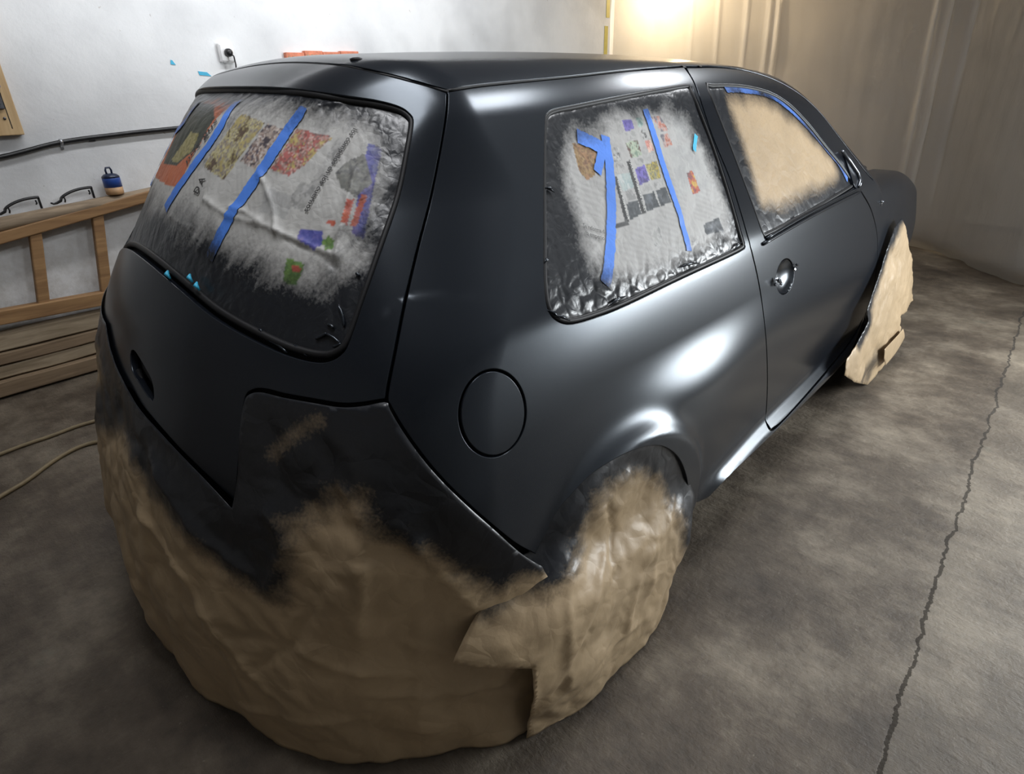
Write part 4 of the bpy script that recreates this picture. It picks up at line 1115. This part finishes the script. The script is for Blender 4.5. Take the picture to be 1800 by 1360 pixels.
# tape scraps on the wall
def scrap(pts, label, mat='cyan_tape'):
    P = [at(u, v, 1, YW - .003) for u, v in pts]; n = len(P)
    V = [tuple(p) for p in P] + [(p[0], p[1] + .002, p[2]) for p in P]
    F_ = [tuple(range(n)), tuple(range(2 * n - 1, n - 1, -1))] + [(i, n + i, n + (i + 1) % n, (i + 1) % n) for i in range(n)]
    return tag(mesh_obj('tape_scrap', V, F_, mat, None, False), label, 'tape')
scrap([(300, 105), (303, 106), (309, 114), (300, 113)], 'tiny triangular scrap of blue tape stuck on the white wall')
scrap([(348, 125), (364, 127), (372, 134), (351, 132)], 'longer scrap of blue tape on the wall beside the spoiler')

# exposed brick patch
br = thing('brick_patch', 'row of orange dimpled hollow bricks on the wall just above the roof', 'bricks', (1.4, YW, 1.5))
edges = [497, 530, 562, 593, 625]; tops = [92.5, 89.5, 91.5, 90.2]
for i in range(4):
    a_ = at(edges[i], tops[i], 1, YW); b_ = at(edges[i + 1], tops[i], 1, YW)
    g = MB().box((a_[0] - 1.4 + .002, -.035, 1.38 - 1.5), (b_[0] - 1.4 - .002, -.001, a_[2] - 1.5), .003); bo = g.build('brick', 'orange_brick', br, smooth=False)
    d_ = MB()
    for j in range(4):
        for r_ in range(3):
            d_.box((a_[0] - 1.4 + .012 + j * .030, -.0375, a_[2] - 1.5 - .02 - r_ * .032 - .012), (a_[0] - 1.4 + .012 + j * .030 + .014, -.034, a_[2] - 1.5 - .02 - r_ * .032), .001)
    d_.build('dimples', 'tan_label', bo, smooth=False)['kind'] = 'stuff'

# pine hatch board with latch at the far left
pb = thing('wooden_board', 'pale pine board with a metal latch hung at the upper left on the wall', 'board', (-.30, YW, 1.22))
tl = at(0, 12, 1, YW - .04)
MB().box((-.30, -.045, .0), (.012, -.002, 1.25), .004).build('board', 'pine', pb, smooth=False)
MB().box((-.030, -.0465, .03), (-.0265, -.0445, .32), 0).build('groove', 'shell', pb, smooth=False)
MB().tube([(-.0285, -.0475, .315), (-.0285, -.0475, .332)], .005, 8).build('groove_end', 'shell', pb)
lt = MB().box((-.16, -.058, .115), (-.032, -.045, .185), .003).build('latch_plate', 'grey_steel', pb, smooth=False)
MB().box((-.13, -.085, .135), (-.045, -.058, .20), .003).build('latch_box', 'grey_steel', lt, smooth=False)
MB().box((-.10, -.075, .205), (-.022, -.046, .225), .003).build('latch_bolt', 'lilac', pb, smooth=False)
MB().tube([(-.045, -.049, .075), (-.045, -.044, .075)], .006, 10).build('screw', 'grey_steel', pb)

# cords on the floor
def cord(name, px_pts, label, r):
    P = [at(u, v, 2, r) for u, v in px_pts]; P = [np.array([p[0], p[1], r]) for p in P]
    o = MB().tube(crom(np.array(P), 8), r, 8).build(name, 'hose_cord'); return tag(o, label, 'cord')
cord('floor_cord', [(-520, 1010), (-260, 905), (-60, 822), (0, 798), (45, 781), (90, 766), (135, 749), (180, 736), (240, 718), (320, 690), (420, 640)], 'beige cord on the concrete floor, the straighter one nearer the planks', .0085)
cord('floor_cord', [(-480, 1230), (-240, 1040), (-60, 912), (0, 873), (45, 846), (90, 813), (125, 792), (155, 780), (180, 776), (240, 775), (320, 770), (420, 740)], 'beige cord curving on the floor, the one nearer the camera', .0085)

# ================================================================== PLASTIC CURTAIN
m = bpy.data.materials.new('plastic_film'); m.use_nodes = True; nt = m.node_tree; b = nt.nodes['Principled BSDF']
v = coords(nt)
b.inputs['Base Color'].default_value = (.38, .37, .355, 1); b.inputs['Roughness'].default_value = .17
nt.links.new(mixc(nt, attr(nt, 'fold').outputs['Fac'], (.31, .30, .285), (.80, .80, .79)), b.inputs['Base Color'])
b.inputs['Specular IOR Level'].default_value = .9
vz = coords(nt, (5, 5, 1.6), (.35, 0, 0)); bump(nt, noise_tex(nt, vz, 2.6, 9, .7, 1.2), b, .60, .02)
tr = N(nt, 'ShaderNodeBsdfTransparent'); tr.inputs[0].default_value = (.95, .93, .9, 1)
tl_ = N(nt, 'ShaderNodeBsdfTranslucent'); tl_.inputs[0].default_value = (.8, .77, .72, 1)
mx1 = N(nt, 'ShaderNodeMixShader'); mx1.inputs[0].default_value = .38
mx2 = N(nt, 'ShaderNodeMixShader'); mx2.inputs[0].default_value = .30
out = [n for n in nt.nodes if n.type == 'OUTPUT_MATERIAL'][0]
nt.links.new(b.outputs[0], mx1.inputs[1]); nt.links.new(tl_.outputs[0], mx1.inputs[2])
nt.links.new(mx1.outputs[0], mx2.inputs[1]); nt.links.new(tr.outputs[0], mx2.inputs[2]); nt.links.new(mx2.outputs[0], out.inputs[0])
MATS['film'] = m
plan = resample(crom(np.array([(4.70, 2.43), (4.82, 2.25), (4.98, 1.9), (5.10, 1.2), (5.16, .5), (5.14, -.05), (5.02, -.5), (4.72, -.80), (4.48, -1.02), (4.28, -1.25), (4.22, -1.7), (4.4, -2.3), (4.6, -3.2)]), 8), .018, False)
tn = np.gradient(plan, axis=0); tn /= np.linalg.norm(tn, axis=1, keepdims=True); nr = np.stack([tn[:, 1], -tn[:, 0]], 1)
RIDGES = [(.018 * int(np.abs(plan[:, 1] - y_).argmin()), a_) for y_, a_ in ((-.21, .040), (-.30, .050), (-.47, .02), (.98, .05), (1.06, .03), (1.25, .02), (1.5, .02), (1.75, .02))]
nv = 70; V = []; F_ = []; FOLD = []
nu = len(plan)
for j in range(nv):
    t = j / (nv - 1); z_ = .012 + (HT - .03) * t ** 1.15
    for i in range(nu):
        s_ = i * .018
        w_ = s_ + .03 * (z_ - 1.0)
        am = .3 + .7 * max(0, noise.noise(Vector((w_ * .9, 4, 0))) + .35)
        fo = .022 * am * noise.noise(Vector((w_ * 3.2, z_ * .35, 1))) + .006 * am * noise.noise(Vector((w_ * 12, z_ * .5, 5)))
        for c_, a_ in RIDGES:
            fo -= a_ * math.exp(-((w_ - c_) / .016) ** 2) * sst(.25, .9, z_)
        fo += .05 * math.exp(-(z_ / .12) ** 2) * noise.noise(Vector((s_ * 3.2, 9, 2))) - .10 * math.exp(-(z_ / .08) ** 2)
        fo += .012 * noise.noise(Vector((s_ * 2.5, z_ * 3.5, 7)))
        p = plan[i] + nr[i] * fo
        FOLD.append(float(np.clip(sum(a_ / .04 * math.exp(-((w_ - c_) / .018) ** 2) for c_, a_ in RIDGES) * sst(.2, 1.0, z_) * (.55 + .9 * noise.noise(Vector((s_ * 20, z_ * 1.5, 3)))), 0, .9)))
        V.append((p[0], min(p[1], YW - .006), z_ + (.02 * abs(noise.noise(Vector((s_ * 4, 3, 3)))) if j == 0 else 0)))
for j in range(nv - 1):
    for i in range(nu - 1): F_.append((j * nu + i, j * nu + i + 1, (j + 1) * nu + i + 1, (j + 1) * nu + i))
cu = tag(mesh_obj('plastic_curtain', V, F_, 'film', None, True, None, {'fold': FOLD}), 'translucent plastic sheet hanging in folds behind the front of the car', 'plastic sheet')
# yellow tape holding its edge to the wall
for (z0_, z1_, x_) in ((1.60, 1.86, 4.60), (1.93, 2.1, 4.62)):
    g = MB().box((-.028, -.004, 0), (.028, -.001, z1_ - z0_)); o_ = g.build('edge_tape', 'yellow_tape', None, smooth=False); o_.location = (x_, YW, z0_)
    tag(o_, 'upper yellow tape piece at the wall edge of the plastic sheet' if z0_ > 1.8 else 'lower yellow tape strip at the wall edge of the plastic sheet', 'tape')

# warm bulb near the curtain corner, just above the picture
lb = bpy.data.lights.new('bulb_light', 'POINT'); lb.energy = 75; lb.color = (1.0, .78, .50); lb.shadow_soft_size = .05
lo_ = bpy.data.objects.new('bulb_light', lb); COL.objects.link(lo_); lo_.location = (5.42, 1.95, 2.25)
